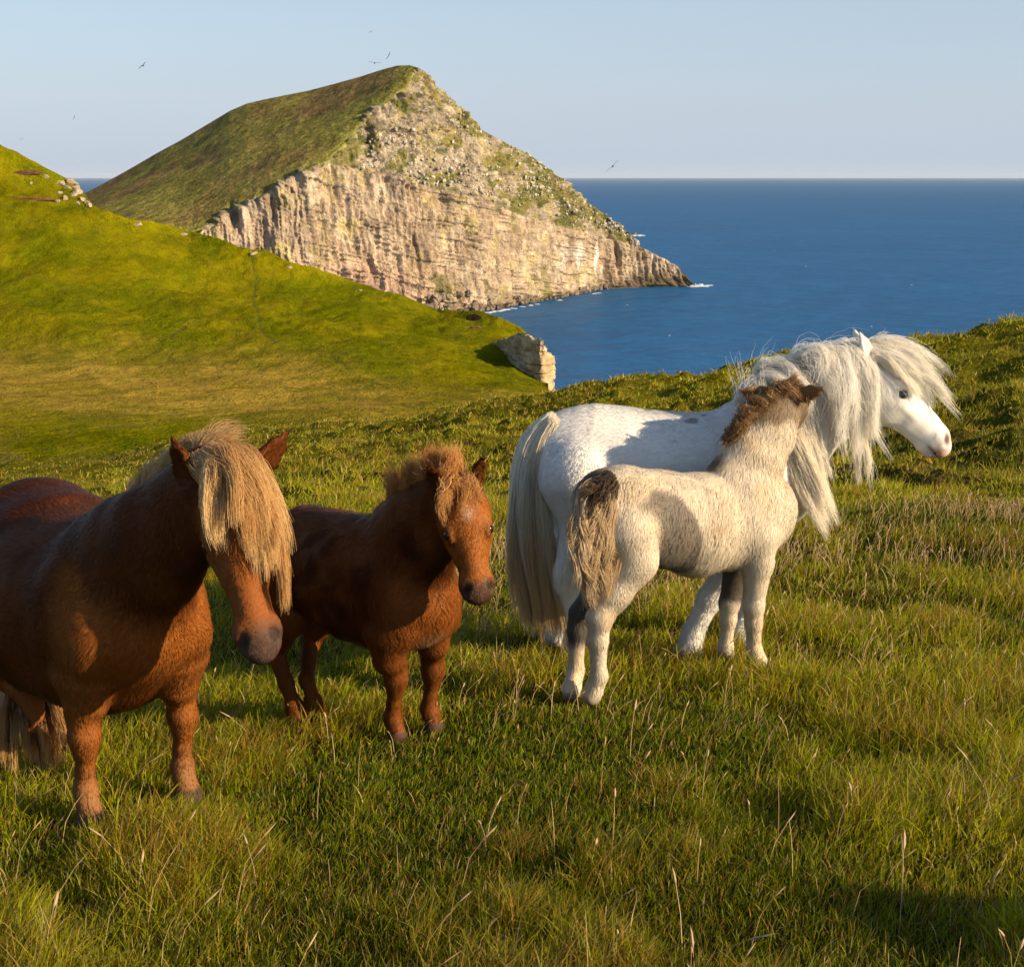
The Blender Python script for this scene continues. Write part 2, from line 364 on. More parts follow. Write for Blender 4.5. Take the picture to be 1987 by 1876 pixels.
def build_headland():
    nu, ny = 780, 330
    xs = np.linspace(120, 1347, nu)
    sea_z = -120.0
    ybase = np.where(xs < 375, interp(xs, [(120, 470), (375, 640)]), interp(xs, BASE))
    r = ray(xs, ybase); dbase = (sea_z - CAMZ)/r[:, 2]*r[:, 1]
    dbase = np.where(xs < 920, interp(xs, [(120, 1165), (375, 1178), (600, 1208), (830, 1285), (920, float(np.interp(920, xs, dbase)))]), dbase)
    ysky = interp(xs, SKY_H); ygb = np.where(xs < 375, interp(xs, [(120, 462), (375, 450)]), np.where(xs > 806, ysky, interp(xs, GB)))
    ygb = np.maximum(ygb, ysky); yct = np.clip(interp(xs, CT), ygb, None)
    dsky = interp(xs, [(120, 1560), (300, 1545), (500, 1510), (650, 1465), (760, 1415), (806, 1385)])
    T = np.linspace(0, 1, ny)
    YY = ybase[:, None] + (ysky - ybase)[:, None]*T
    XX = np.repeat(xs[:, None], ny, 1)
    D = np.zeros_like(YY); D[:, 0] = dbase
    for j in range(1, ny):
        y = YY[:, j]; dy = YY[:, j - 1] - y
        upper_cliff = np.exp(-((XX[:, j] - 790)/110)**2)*sstep(330, 250, y)
        cot = np.where(y > yct, 0.16, 1.05 - 0.55*upper_cliff)
        cot = np.where(y > ybase - 14, 0.9, cot)
        D[:, j] = D[:, j - 1] + cot*dy*D[:, j - 1]/FPX
    jg = np.argmin(np.abs(YY - ygb[:, None]), 1)
    dgb = D[np.arange(nu), jg]
    kk = np.exp(-0.5*(np.arange(-90, 91)/34.0)**2); kk /= kk.sum()
    sm = lambda a: np.convolve(np.pad(a, 90, mode='reflect', reflect_type='odd'), kk, 'valid')
    jw = np.where(xs < 812)[0]; ygs, dgs = ygb.copy(), dgb.copy(); ygs[jw] = sm(ygb[jw]); dgs[jw] = sm(dgb[jw])
    tt = np.clip((ygs[:, None] - YY)/np.maximum(ygs - ysky, 1)[:, None], -0.3, 1)
    Dg = dgs[:, None] + np.maximum(dsky - dgs, 10)[:, None]*np.sign(tt)*np.abs(tt)**1.25
    grass = (YY < ygb[:, None]) & (xs[:, None] < 806)
    D = np.where(grass, Dg, D)
    D = np.stack([np.convolve(np.pad(D[:, j], 8, mode='reflect', reflect_type='odd'), np.exp(-0.5*(np.arange(-8, 9)/3.0)**2)/np.exp(-0.5*(np.arange(-8, 9)/3.0)**2).sum(), 'valid') for j in range(ny)], 1)
    V = unproj(XX, YY, D)
    gmask = sstep(3.0, -4.0, (YY - ygb[:, None]) + 7*fbm(XX*0.045, YY*0.045, oct=3, seed=61))*(xs[:, None] < 806)
    gmask = np.where(xs[:, None] < 372, 1.0, gmask)
    # rock relief: vertical ribs, tilted beds, blocks
    X, Z = V[..., 0], V[..., 2]
    s = X*0.82 + V[..., 1]*0.57
    bed = Z + 0.34*X
    warp = 6*fbm(s*0.02, Z*0.02, oct=2, seed=62)
    ribs = fbm((s + warp)*0.045, Z*0.008, oct=3, seed=63) + 0.7*(1 - np.abs(fbm((s + warp)*0.11, Z*0.016, oct=2, seed=64)))
    fine = fbm(s*0.33, Z*0.05, oct=3, seed=65)
    crack = np.clip(np.abs(vnoise((s + warp)*0.16, Z*0.012, seed=73))*5.0, 0, 1)
    bedw = bed + 3.0*fbm(s*0.015, Z*0.02, oct=3, seed=66)
    beds = vnoise(bedw*0.20, s*0.012, seed=67)*0.7 + 0.5*vnoise(bedw*0.62, s*0.03, seed=74)
    beds = np.where(beds > 0.12, 1.0, 0.0)*0.6 + 0.4*beds
    bedm = sstep(-0.5, 0.6, fbm(s*0.012, Z*0.02, oct=2, seed=75))
    block = np.round(vnoise(s*0.20, bed*0.06, seed=68)*2.2)/2.2
    lower = sstep(-4, 4, YY - yct[:, None])
    upper = (1 - lower)*(1 - gmask)
    disp = lower*(5.0*ribs + 2.0*fine + 2.4*beds*bedm + 2.4*block + 2.0*crack + 0.8*np.round(vnoise(s*0.45, bed*0.5, seed=76)*1.6)/1.6) + upper*(2.6*ribs + 2.6*fine + 2.0*beds + 3.4*np.round(vnoise(s*0.22, bed*0.25, seed=69)*2)/2 + 2.2*fbm(X*0.25, Z*0.25, oct=2, seed=70))
    disp *= (1 - gmask)
    edge = sstep(0, 0.03, T)[None]*sstep(1.0, 0.985, T)[None]*0.85 + 0.15
    disp = disp*edge
    disp = disp + gmask*edge*(1.3*fbm(X*0.02, V[..., 1]*0.02, oct=3, seed=71) + 0.5*fbm(X*0.10, V[..., 1]*0.10, oct=3, seed=72))
    du = np.gradient(V, axis=0); dv = np.gradient(V, axis=1); nr = np.cross(du, dv); nr /= np.linalg.norm(nr, axis=-1, keepdims=True) + 1e-9
    nr = np.where((nr[..., 1:2] > 0), -nr, nr)
    nr[..., 2] *= 0.35
    P = V + nr*disp[..., None]
    # a dark gully left of the cliff and two clefts
    for gx, gy, w, h, dep in ((450, 420, 9, 22, 16), (712, 285, 7, 32, 9), (850, 395, 14, 30, 8), (1190, 500, 8, 26, 12), (712, 520, 6, 26, 8), (935, 560, 9, 18, 7)):
        m = np.exp(-((XX - gx - 0.15*(YY - gy))/w)**2 - ((YY - gy)/h)**2)
        P[..., 1] += dep*m
    # colours
    n1 = fbm(s*0.03, Z*0.02, oct=3, seed=81); n2 = fbm(s*0.14, Z*0.05, oct=3, seed=82); n3 = fbm(s*0.05, bed*0.35, oct=3, seed=83)
    rock = mixc([0.33, 0.245, 0.165], [0.40, 0.31, 0.215], sstep(-0.6, 0.6, n1))
    rock = mixc(rock, [0.38, 0.24, 0.165], sstep(470, 560, YY)*sstep(900, 700, XX)*0.8)
    rock = mixc(rock, [0.29, 0.25, 0.18], upper*0.7)
    rock = mixc(rock, [0.24, 0.17, 0.105], sstep(0.15, 0.9, n2)*0.55)
    rock = mixc(rock, [0.44, 0.37, 0.26], sstep(0.2, 0.9, n3)*0.5)
    rock = mixc(rock, [0.36, 0.30, 0.10], sstep(0.3, 0.9, fbm(s*0.06, Z*0.05, oct=3, seed=84))*0.45)
    guano = sstep(0.15, 0.7, fbm(s*0.10, Z*0.05, oct=3, seed=85))*np.exp(-((XX - 1150)/110)**2 - ((YY - 505)/30)**2)
    rock = mixc(rock, [0.62, 0.56, 0.48], guano)
    tip = sstep(1180, 1230, XX)*sstep(520, 545, YY + 10*n2)
    rock = mixc(rock, [0.085, 0.06, 0.04], np.clip(tip + sstep(-113, -117, Z + 3*n2), 0, 1)*0.85)
    veg = upper*sstep(-0.25, 0.45, fbm(X*0.05, Z*0.06, oct=3, seed=86) + 0.5*fbm(X*0.25, Z*0.25, oct=2, seed=87) + 0.55*sstep(880, 1080, XX)*sstep(0, 40, yct[:, None] - YY) - 0.45*np.exp(-((XX - 800)/120)**2 - ((YY - 215)/70)**2))
    veg = np.clip(veg + lower*0.8*sstep(0.62, 1.0, fbm(s*0.035, Z*0.03, oct=3, seed=88))*sstep(450, 560, YY), 0, 1)
    vegc = mixc([0.10, 0.105, 0.022], [0.19, 0.16, 0.045], sstep(-0.4, 0.5, n2))
    rock = mixc(rock, vegc, veg*0.9)
    gn = fbm(X*0.012, V[..., 1]*0.012, oct=4, seed=89); gn2 = fbm(X*0.07, V[..., 1]*0.03, oct=3, seed=90)
    gr = mixc([0.22, 0.185, 0.040], [0.235, 0.150, 0.050], sstep(-0.3, 0.5, gn + 0.35*gn2 + 0.6*sstep(180, -10, YY - ysky[:, None]) - 0.35))
    gr = mixc(gr, [0.20, 0.195, 0.034], np.exp(-np.clip(ygb[:, None] - YY, 0, 999)/24.0)*0.9)
    gr = mixc(gr, [0.10, 0.085, 0.034], sstep(0.25, 0.8, gn2)*0.5)
    col = mixc(rock, gr, gmask)
    # back side, down to the sea
    back = []
    for dd, dz in ((14, -2.0), (50, -14), (120, -50), (210, -95), (290, -130)):
        b = P[:, -1].copy(); dirv = b[:, :2]/np.linalg.norm(b[:, :2], axis=1)[:, None]
        b[:, :2] += dirv*dd; b[:, 2] = np.maximum(b[:, 2] + dz, -124); back.append(b[:, None])
    first = P[:, :1].copy(); first[..., 2] -= 8
    A = np.concatenate([first, P] + back, 1); Cc = np.concatenate([col[:, :1], col] + [col[:, -1:]]*5, 1)
    o = mesh_obj("headland", A.reshape(-1, 3), grid_faces(nu, A.shape[1]), M_rock, col=Cc.reshape(-1, 3), smooth=True)
    tag(o, kind="structure")
    return xs, ybase, dbase, P
HL = build_headland()

# ------------------------------------------------------------------ sea
def build_sea():
    m, nt, b = new_mat("sea_water")
    geo = N(nt, "ShaderNodeNewGeometry")
    mp = N(nt, "ShaderNodeMapping"); mp.inputs["Scale"].default_value = (0.55, 1.0, 1.0); mp.inputs["Rotation"].default_value = (0, 0, 0.2)
    nt.links.new(geo.outputs["Position"], mp.inputs["Vector"])
    b.inputs["Base Color"].default_value = (0.006, 0.030, 0.075, 1); b.inputs["Roughness"].default_value = 0.22; b.inputs["IOR"].default_value = 1.33; b.inputs["Specular IOR Level"].default_value = 0.0
    bump(nt, b, [(0.010, 14.0, 0.9), (0.06, 4.5, 1.0), (0.35, 0.9, 1.0)], mp.outputs[0])
    n = noise(nt, 0.004, 4, 0.6, mp.outputs[0])
    cr = N(nt, "ShaderNodeMix", data_type='RGBA'); nt.links.new(n.outputs[0], cr.inputs[0]); cr.inputs[6].default_value = (0.009, 0.076, 0.195, 1); cr.inputs[7].default_value = (0.015, 0.112, 0.268, 1)
    nt.links.new(cr.outputs[2], b.inputs["Base Color"])
    gl = N(nt, "ShaderNodeBsdfGlossy"); gl.inputs["Roughness"].default_value = 0.22; gl.inputs["Color"].default_value = (0.75, 0.87, 1, 1)
    nt.links.new(b.inputs["Normal"].links[0].from_socket, gl.inputs["Normal"])
    mx = N(nt, "ShaderNodeMixShader"); mx.inputs[0].default_value = 0.13
    nt.links.new(b.outputs[0], mx.inputs[1]); nt.links.new(gl.outputs[0], mx.inputs[2]); nt.links.new(mx.outputs[0], nt.nodes["Material Output"].inputs["Surface"])
    ang = np.linspace(0, 2*math.pi, 97)[:-1]; rr = [0, 300, 1500, 6000, 20000, 120000]
    V = [[0, 0, -120.0]]; Fq = []; Ft = []
    for r in rr[1:]:
        for a in ang: V.append([r*math.cos(a), r*math.sin(a), -120.0])
    n = len(ang)
    for k in range(n): Ft.append([0, 1 + k, 1 + (k + 1) % n])
    for j in range(len(rr) - 2):
        for k in range(n):
            a, c = 1 + j*n + k, 1 + j*n + (k + 1) % n
            Fq.append([a, a + n, c + n, c])
    tag(mesh_obj("sea", np.array(V), [np.array(Ft), np.array(Fq)], m), kind="structure")
build_sea()

# ------------------------------------------------------------------ ponies: one continuous skin per animal from blended sections
class Body:
    def __init__(s, origin, phi, vox):
        s.o = np.array(origin, float); s.phi = math.radians(phi); s.vox = vox
        c, n = math.cos(s.phi), math.sin(s.phi)
        s.h = np.array([c, n, 0]); s.l = np.array([-n, c, 0]); s.prims = []; s.feet = []
    def W(s, p):
        p = np.asarray(p, float); return s.o + p[..., :1]*s.h + p[..., 1:2]*s.l + p[..., 2:3]*np.array([0, 0, 1.0])
    def L(s, w):
        d = np.asarray(w, float) - s.o; return np.stack([d @ s.h, d @ s.l, d[..., 2]], -1)
    def Lv(s, v):
        v = np.asarray(v, float); return np.stack([v @ s.h, v @ s.l, v[..., 2]], -1)
    def Wv(s, v):
        v = np.asarray(v, float); return v[..., :1]*s.h + v[..., 1:2]*s.l + v[..., 2:3]*np.array([0, 0, 1.0])
    def K(s, px, py, y=0.0):
        """local point seen at a picture position, on the plane a given distance from the animal's midline"""
        r = ray(px, py); c = np.array([0, 0, CAMZ]); t = (y - (c - s.o) @ s.l)/(r @ s.l); return s.L(c + t*r)
    def D(s, px, py, Y):
        """local point seen at a picture position, at a given distance Y"""
        return s.L(unproj(np.array(px), np.array(py), np.array(float(Y))))
    def foot(s, px, py):
        f = s.L(ground_pt(px, py)); s.feet.append(f); return f
    def seg(s, a, b, ra, rb, k=0.04, lat=(0, 1, 0), name="", comb=(-1, 0, -0.5), sub=False):
        a = np.array(a, float); b = np.array(b, float)
        ra = (ra, ra) if np.isscalar(ra) else ra; rb = (rb, rb) if np.isscalar(rb) else rb
        w = b - a; Lw = np.linalg.norm(w); w = w/Lw if Lw > 1e-6 else np.array([1.0, 0, 0])
        u = np.array(lat, float); u = u - (u @ w)*w
        if np.linalg.norm(u) < 1e-3: u = np.cross(w, [0.3, 0.2, 1]); 
        u /= np.linalg.norm(u); v = np.cross(w, u)
        s.prims.append(dict(a=a, b=b, ra=ra, rb=rb, k=k, u=u, v=v, w=w, name=name, comb=np.array(comb, float), sub=sub))
    def chain(s, pts, rad, **kw):
        for i in range(len(pts) - 1): s.seg(pts[i], pts[i + 1], rad[i], rad[i + 1], **kw)
    @staticmethod
    def dist(pr, p):
        ab = pr['b'] - pr['a']; q = p - pr['a']; den = ab @ ab
        t = np.clip((q @ ab)/den, 0, 1) if den > 1e-9 else np.zeros(p.shape[:-1])
        q = q - t[..., None]*ab
        ru = pr['ra'][0] + (pr['rb'][0] - pr['ra'][0])*t; rv = pr['ra'][1] + (pr['rb'][1] - pr['ra'][1])*t
        rw = np.minimum(ru, rv)
        cu, cv, cw = (q @ pr['u']), (q @ pr['v']), (q @ pr['w'])
        k0 = np.sqrt((cu/ru)**2 + (cv/rv)**2 + (cw/rw)**2) + 1e-9
        k1 = np.sqrt((cu/ru**2)**2 + (cv/rv**2)**2 + (cw/rw**2)**2) + 1e-9
        return np.maximum(k0*(k0 - 1)/k1, -rw*1.0)
    def polygonise(s):
        lo = np.min([np.minimum(p['a'], p['b']) - max(p['ra'] + p['rb']) for p in s.prims if not p['sub']], 0) - 0.03
        hi = np.max([np.maximum(p['a'], p['b']) + max(p['ra'] + p['rb']) for p in s.prims if not p['sub']], 0) + 0.03
        n = np.ceil((hi - lo)/s.vox).astype(int) + 1
        ax = [lo[i] + s.vox*np.arange(n[i]) for i in range(3)]
        G = np.full(n, 0.5, np.float32)
        for pr in s.prims:
            R = max(pr['ra'] + pr['rb']); mg = R + pr['k'] + 2*s.vox
            i0 = [max(0, int((min(pr['a'][i], pr['b'][i]) - mg - lo[i])/s.vox)) for i in range(3)]
            i1 = [min(n[i], int((max(pr['a'][i], pr['b'][i]) + mg - lo[i])/s.vox) + 2) for i in range(3)]
            sl = tuple(slice(i0[i], i1[i]) for i in range(3))
            gx, gy, gz = np.meshgrid(*[ax[i][sl[i]] for i in range(3)], indexing='ij')
            d = s.dist(pr, np.stack([gx, gy, gz], -1)).astype(np.float32); k = pr['k']
            g = G[sl]
            if pr['sub']:
                d = -d; hh = np.clip(0.5 - 0.5*(g - d)/k, 0, 1); G[sl] = g*(1 - hh) + d*hh + k*hh*(1 - hh)
            else:
                hh = np.clip(0.5 + 0.5*(g - d)/k, 0, 1); G[sl] = g*(1 - hh) + d*hh - k*hh*(1 - hh)
        ins = G < 0
        c8 = [ins[dx:n[0]-1+dx, dy:n[1]-1+dy, dz:n[2]-1+dz] for dx in (0, 1) for dy in (0, 1) for dz in (0, 1)]
        cnt = np.sum(c8, 0); act = (cnt > 0) & (cnt < 8)
        idx = -np.ones(act.shape, np.int64); idx[act] = np.arange(act.sum())
        ci = np.argwhere(act)
        acc = np.zeros((len(ci), 3)); m = np.zeros(len(ci))
        cor = [(dx, dy, dz) for dx in (0, 1) for dy in (0, 1) for dz in (0, 1)]
        for A in cor:
            for B in cor:
                if sum(abs(x - y) for x, y in zip(A, B)) == 1 and A < B:
                    ga = G[ci[:, 0] + A[0], ci[:, 1] + A[1], ci[:, 2] + A[2]]; gb = G[ci[:, 0] + B[0], ci[:, 1] + B[1], ci[:, 2] + B[2]]
                    x = (ga < 0) != (gb < 0); t = np.where(x, ga/(ga - gb + 1e-12), 0)
                    for i in range(3): acc[:, i] += np.where(x, A[i] + t*(B[i] - A[i]), 0)
                    m += x
        V = lo + s.vox*(ci + acc/m[:, None])
        Fs = []
        for axis in range(3):
            o1, o2 = [(1, 2), (2, 0), (0, 1)][axis]
            sl0 = [slice(None)]*3; sl1 = [slice(None)]*3; sl0[axis] = slice(0, -1); sl1[axis] = slice(1, None)
            a, b = ins[tuple(sl0)], ins[tuple(sl1)]
            e = np.argwhere(a != b)
            e = e[(e[:, o1] > 0) & (e[:, o2] > 0) & (e[:, o1] < n[o1] - 1) & (e[:, o2] < n[o2] - 1)]
            flip = ~a[tuple(e.T)]
            def at(d1, d2):
                q = e.copy(); q[:, o1] -= d1; q[:, o2] -= d2; return idx[tuple(q.T)]
            f = np.stack([at(1, 1), at(0, 1), at(0, 0), at(1, 0)], 1)
            f[flip] = f[flip][:, ::-1]; Fs.append(f)
        F = np.concatenate(Fs); F = F[(F >= 0).all(1)]
        # light smoothing
        for it in range(2):
            acc = np.zeros_like(V); cn = np.zeros(len(V))
            for i in range(4):
                a, b = F[:, i], F[:, (i + 1) % 4]
                for d in range(3):
                    acc[:, d] += np.bincount(a, V[b, d], len(V)) + np.bincount(b, V[a, d], len(V))
                cn += np.bincount(a, minlength=len(V)) + np.bincount(b, minlength=len(V))
            V = V*0.6 + 0.4*acc/np.maximum(cn, 1)[:, None]
        # keep the largest connected piece only if stray voxels appear: normals and fur combing
        nf = np.cross(V[F[:, 2]] - V[F[:, 0]], V[F[:, 3]] - V[F[:, 1]])
        nv = np.zeros_like(V)
        for i in range(4):
            for d in range(3): nv[:, d] += np.bincount(F[:, i], nf[:, d], len(V))
        nv /= np.linalg.norm(nv, axis=1, keepdims=True) + 1e-12
        wsum = np.zeros(len(V)); comb = np.zeros_like(V); leg = np.zeros(len(V)); reg = {}
        for pr in s.prims:
            if pr['sub']: continue
            w = np.exp(-np.abs(s.dist(pr, V))/0.012)
            wsum += w; comb += w[:, None]*pr['comb']
            reg[pr['name']] = reg.get(pr['name'], 0) + w
        comb /= wsum[:, None] + 1e-9
        for k in reg: reg[k] = reg[k]/(wsum + 1e-9)
        s.V, s.F, s.N, s.comb, s.reg = V, F, nv, comb, reg
        return V, F
    # ---- head in its own axes: t along poll->muzzle, f towards the forehead side, l sideways
    def head(s, poll, muz, lat, foal=0.0, ears=((0.16, 0), (0.16, 0)), ear_len=0.34, ear_out=0.55, ear_fwd=0.25, k=0.03, jaw=1.0, ear_dirs=None, wide=1.0, te=.37, ear_l=.10, ear_w=1.0, deep=1.0, ef=.055):
        s.te = te; s.ef = ef; hs = (.18 + .01*foal)*wide*.97*math.sqrt(1 - (ef/.21)**2)/.965; s.le = hs - .018 + .004*foal; s.er = .046 + .004*foal
        poll = np.array(poll, float); muz = np.array(muz, float); A = muz - poll; Lh = np.linalg.norm(A); A /= Lh
        l = np.array(lat, float); l = l - (l @ A)*A; l /= np.linalg.norm(l); f = np.cross(A, l)
        if f[2] < 0 and abs(f[2]) > 0.05: pass
        s.hd = dict(p=poll, A=A, f=f, l=l, L=Lh)
        Pt = lambda t, ff, ll=0.0: poll + Lh*(t*A + ff*f + ll*l)
        s.HP = Pt
        fo = foal
        secs = [(0.03, -0.03, .155, .135 + .02*fo), (0.20, 0.0 + .015*fo, .19 + .02*fo, .175 + .025*fo), (0.36, 0.0, .195, .180 + .01*fo), (0.54, 0.012, .150, .125), (0.74, 0.012, .118, .100), (0.87, 0.0, .120, .116), (0.95, -0.012, .095, .104)]
        cb = A*1.0
        for (t0, f0, a0, b0), (t1, f1, a1, b1) in zip(secs[:-1], secs[1:]):
            s.seg(Pt(t0, f0), Pt(t1, f1), (b0*Lh*wide, a0*Lh*deep), (b1*Lh*wide, a1*Lh*deep), k=0.02, lat=l, name="head", comb=cb)
        s.seg(Pt(0.14, -0.13), Pt(0.40, -0.155), (.115*Lh*jaw, .15*Lh*jaw), (.10*Lh*jaw, .125*Lh*jaw), k=0.035, lat=l, name="head", comb=cb)
        s.seg(Pt(0.40, -0.14), Pt(0.84, -0.095), (.07*Lh, .07*Lh), (.06*Lh, .05*Lh), k=0.03, lat=l, name="head", comb=cb)
        s.seg(Pt(0.84, -0.115), Pt(0.93, -0.115), (.078*Lh, .052*Lh), (.07*Lh, .048*Lh), k=0.012, lat=l, name="head", comb=cb)   # lower lip
        for sg in (1, -1):
            s.seg(Pt(te - .08, 0.095, sg*.125*wide), Pt(te - .02, 0.095, sg*.145*wide), .05*Lh, .045*Lh, k=0.025, lat=l, name="head", comb=cb)       # brow
            s.seg(Pt(te, ef, sg*(hs + .016)), Pt(te + .02, ef - .005, sg*(hs + .018)), .040*Lh, .036*Lh, k=0.012, lat=l, name="head", sub=True)      # eye socket
            s.seg(Pt(te - .05, ef + .037, sg*(hs - .012)), Pt(te + .055, ef + .029, sg*(hs - .022)), .022*Lh, .018*Lh, k=0.010, lat=l, name="head", comb=cb)   # upper lid
            s.seg(Pt(te - .03, ef - .035, sg*(hs - .004)), Pt(te + .05, ef - .033, sg*(hs - .014)), .018*Lh, .016*Lh, k=0.010, lat=l, name="head", comb=cb)   # lower lid
            s.seg(Pt(0.85, 0.04, sg*.080*wide), Pt(0.93, 0.03, sg*.085*wide), .052*Lh, .045*Lh, k=0.02, lat=l, name="head", comb=cb)         # nostril wing
            s.seg(Pt(0.895, 0.100, sg*.090*wide), Pt(0.945, 0.045, sg*.120*wide), .028*Lh, .031*Lh, k=0.010, lat=l, name="head", sub=True)   # nostril
        s.seg(Pt(0.955, -0.082, -.15), Pt(0.955, -0.082, .15), .013*Lh, .013*Lh, k=0.012, lat=A, name="head", sub=True)            # mouth line
        s.mouthz = -.082
        for sg in (1, -1): s.seg(Pt(te + .06, -.01, sg*.150*wide), Pt(te + .24, .0, sg*.098*wide), .028*Lh, .020*Lh, k=0.02, lat=l, name="head", comb=cb)   # cheek ridge
        # ears: cupped leaves
        for i, sg in enumerate((1, -1)):
            if ear_dirs is not None: d = np.array(ear_dirs[i], float)
            else: d = -A + ear_out*sg*l + ear_fwd*f
            d = d/np.linalg.norm(d)
            base = Pt(0.03, 0.03, sg*ear_l*wide); EL = ear_len*Lh
            op = sg*l*0.75 + f*0.65; op = op - (op @ d)*d; op /= np.linalg.norm(op)      # opening
            sd = np.cross(d, op)
            c = [base, base + d*EL*.33, base + d*EL*.66, base + d*EL*.97]
            s.seg(c[0], c[1], (.055*Lh*ear_w, .050*Lh), (.078*Lh*ear_w, .045*Lh), k=0.02, lat=sd, name="ear", comb=d)
            s.seg(c[1], c[2], (.078*Lh*ear_w, .045*Lh), (.058*Lh*ear_w, .030*Lh), k=0.008, lat=sd, name="ear", comb=d)
            s.seg(c[2], c[3], (.058*Lh*ear_w, .030*Lh), (.010*Lh, .008*Lh), k=0.008, lat=sd, name="ear", comb=d)
            s.seg(c[1] - d*EL*.12 + op*.040*Lh, c[2] + op*.030*Lh, (.052*Lh*ear_w, .034*Lh), (.032*Lh*ear_w, .022*Lh), k=0.008, lat=sd, name="ear", sub=True)
            s.earc = getattr(s, 'earc', []) + [c]
    def eyes(s, parent, mat=None):
        Lh = s.hd['L']
        for sg in (1, -1):
            c = s.HP(s.te, s.ef, sg*s.le); s.ball("eye", c, s.er*Lh, mat or M_eye, parent)
    def ball(s, name, c, r, mat, parent):
        th = np.linspace(0, math.pi, 13); ph = np.linspace(0, 2*math.pi, 25)[:-1]
        V = np.array([[math.sin(a)*math.cos(b), math.sin(a)*math.sin(b), math.cos(a)] for a in th for b in ph])*r
        Fq = np.array([[i*24 + j, (i + 1)*24 + j, (i + 1)*24 + (j + 1) % 24, i*24 + (j + 1) % 24] for i in range(12) for j in range(24)])
        return mesh_obj(name, V + s.W(c), Fq, mat, parent, origin=s.W(c))
    def zrel(s, P):
        """height above the nearest hoof's ground"""
        f = np.array(s.feet); d = (P[:, None, 0] - f[None, :, 0])**2 + (P[:, None, 1] - f[None, :, 1])**2
        return P[:, 2] - f[np.argmin(d, 1), 2]
    def htfl(s, P):
        q = (P - s.hd['p'])/s.hd['L']; return q @ s.hd['A'], q @ s.hd['f'], q @ s.hd['l']
M_eye_pale = plain("eye_gloss_pale", (0.05, 0.06, 0.075), 0.06, 0.7)
M_eye = plain("eye_gloss", (0.006, 0.004, 0.003), 0.08, 0.6)

def fur(b, parent, n, length, radius, colfn, droop=0.25, curl=0.0, lift=0.35, name="coat", rough=1.0, face=1.0, tone=.22):
    """short coat grown from the skin, combed along the body"""
    V, F, Nv = b.V, b.F, b.N
    tri = np.concatenate([F[:, [0, 1, 2]], F[:, [0, 2, 3]]])
    ar = np.linalg.norm(np.cross(V[tri[:, 1]] - V[tri[:, 0]], V[tri[:, 2]] - V[tri[:, 0]]), axis=1)
    ti = RS.choice(len(tri), n, p=ar/ar.sum()); r1 = np.sqrt(RS.rand(n)); r2 = RS.rand(n)
    w = np.stack([1 - r1, r1*(1 - r2), r1*r2], 1)[:, :, None]
    P = (V[tri[ti]]*w).sum(1); Nn = (Nv[tri[ti]]*w).sum(1); Nn /= np.linalg.norm(Nn, axis=1, keepdims=True)
    cb = (b.comb[tri[ti]]*w).sum(1); cb = cb - (cb*Nn).sum(1, keepdims=True)*Nn; cb /= np.linalg.norm(cb, axis=1, keepdims=True) + 1e-6
    reg = {k: (v[tri[ti]]*w[..., 0]).sum(1) for k, v in b.reg.items()}
    keep = ~((reg['head'] > .5) & (RS.rand(n) > face)) & ~((reg['leg'] > .5) & (b.zrel(P) < .046))
    P, Nn, cb = P[keep], Nn[keep], cb[keep]; reg = {k: v[keep] for k, v in reg.items()}; n = len(P)
    col = colfn(P, Nn, reg)
    col = col*(1 - tone + 2*tone*RS.rand(n, 1))
    ln = length(P, Nn, reg)*(0.6 + 0.7*RS.rand(n))
    sw = fbm(P[:, 0]*14, P[:, 1]*14, P[:, 2]*14, oct=2, seed=101); sw2 = fbm(P[:, 0]*14, P[:, 1]*14, P[:, 2]*14, oct=2, seed=131)
    side = np.cross(Nn, cb)
    d = cb + side*(0.35*rough*sw + 0.16*RS.randn(n))[:, None] + Nn*(lift + 0.18*np.abs(RS.randn(n)) + 0.2*rough*sw2)[:, None]
    d /= np.linalg.norm(d, axis=1, keepdims=True)
    t = np.array([-0.1, 0.4, 0.75, 1.0])
    Q = P[:, None] + d[:, None]*(ln[:, None]*t)[..., None]
    Q = Q + (-Nn[:, None]*0.7*lift + np.array([0, 0, -droop]))*(ln[:, None]*np.clip(t, 0, 1)**2)[..., None]
    if curl > 0:
        ph = 6.28*fbm(P[:, 0]*9, P[:, 1]*9, P[:, 2]*9, oct=2, seed=141)
        Q = Q + side[:, None]*(curl*ln[:, None]*np.sin(ph[:, None] + 5.0*t))[..., None]
    R = radius*((0.7 + 0.6*RS.rand(n))*(1 - 0.45*reg['head']))[:, None]*np.array([1.0, 0.95, 0.7, 0.15])
    o = hair_obj(name, b.W(Q), R, M_fur, parent, C=col, N=b.Wv(Nn))
    return o

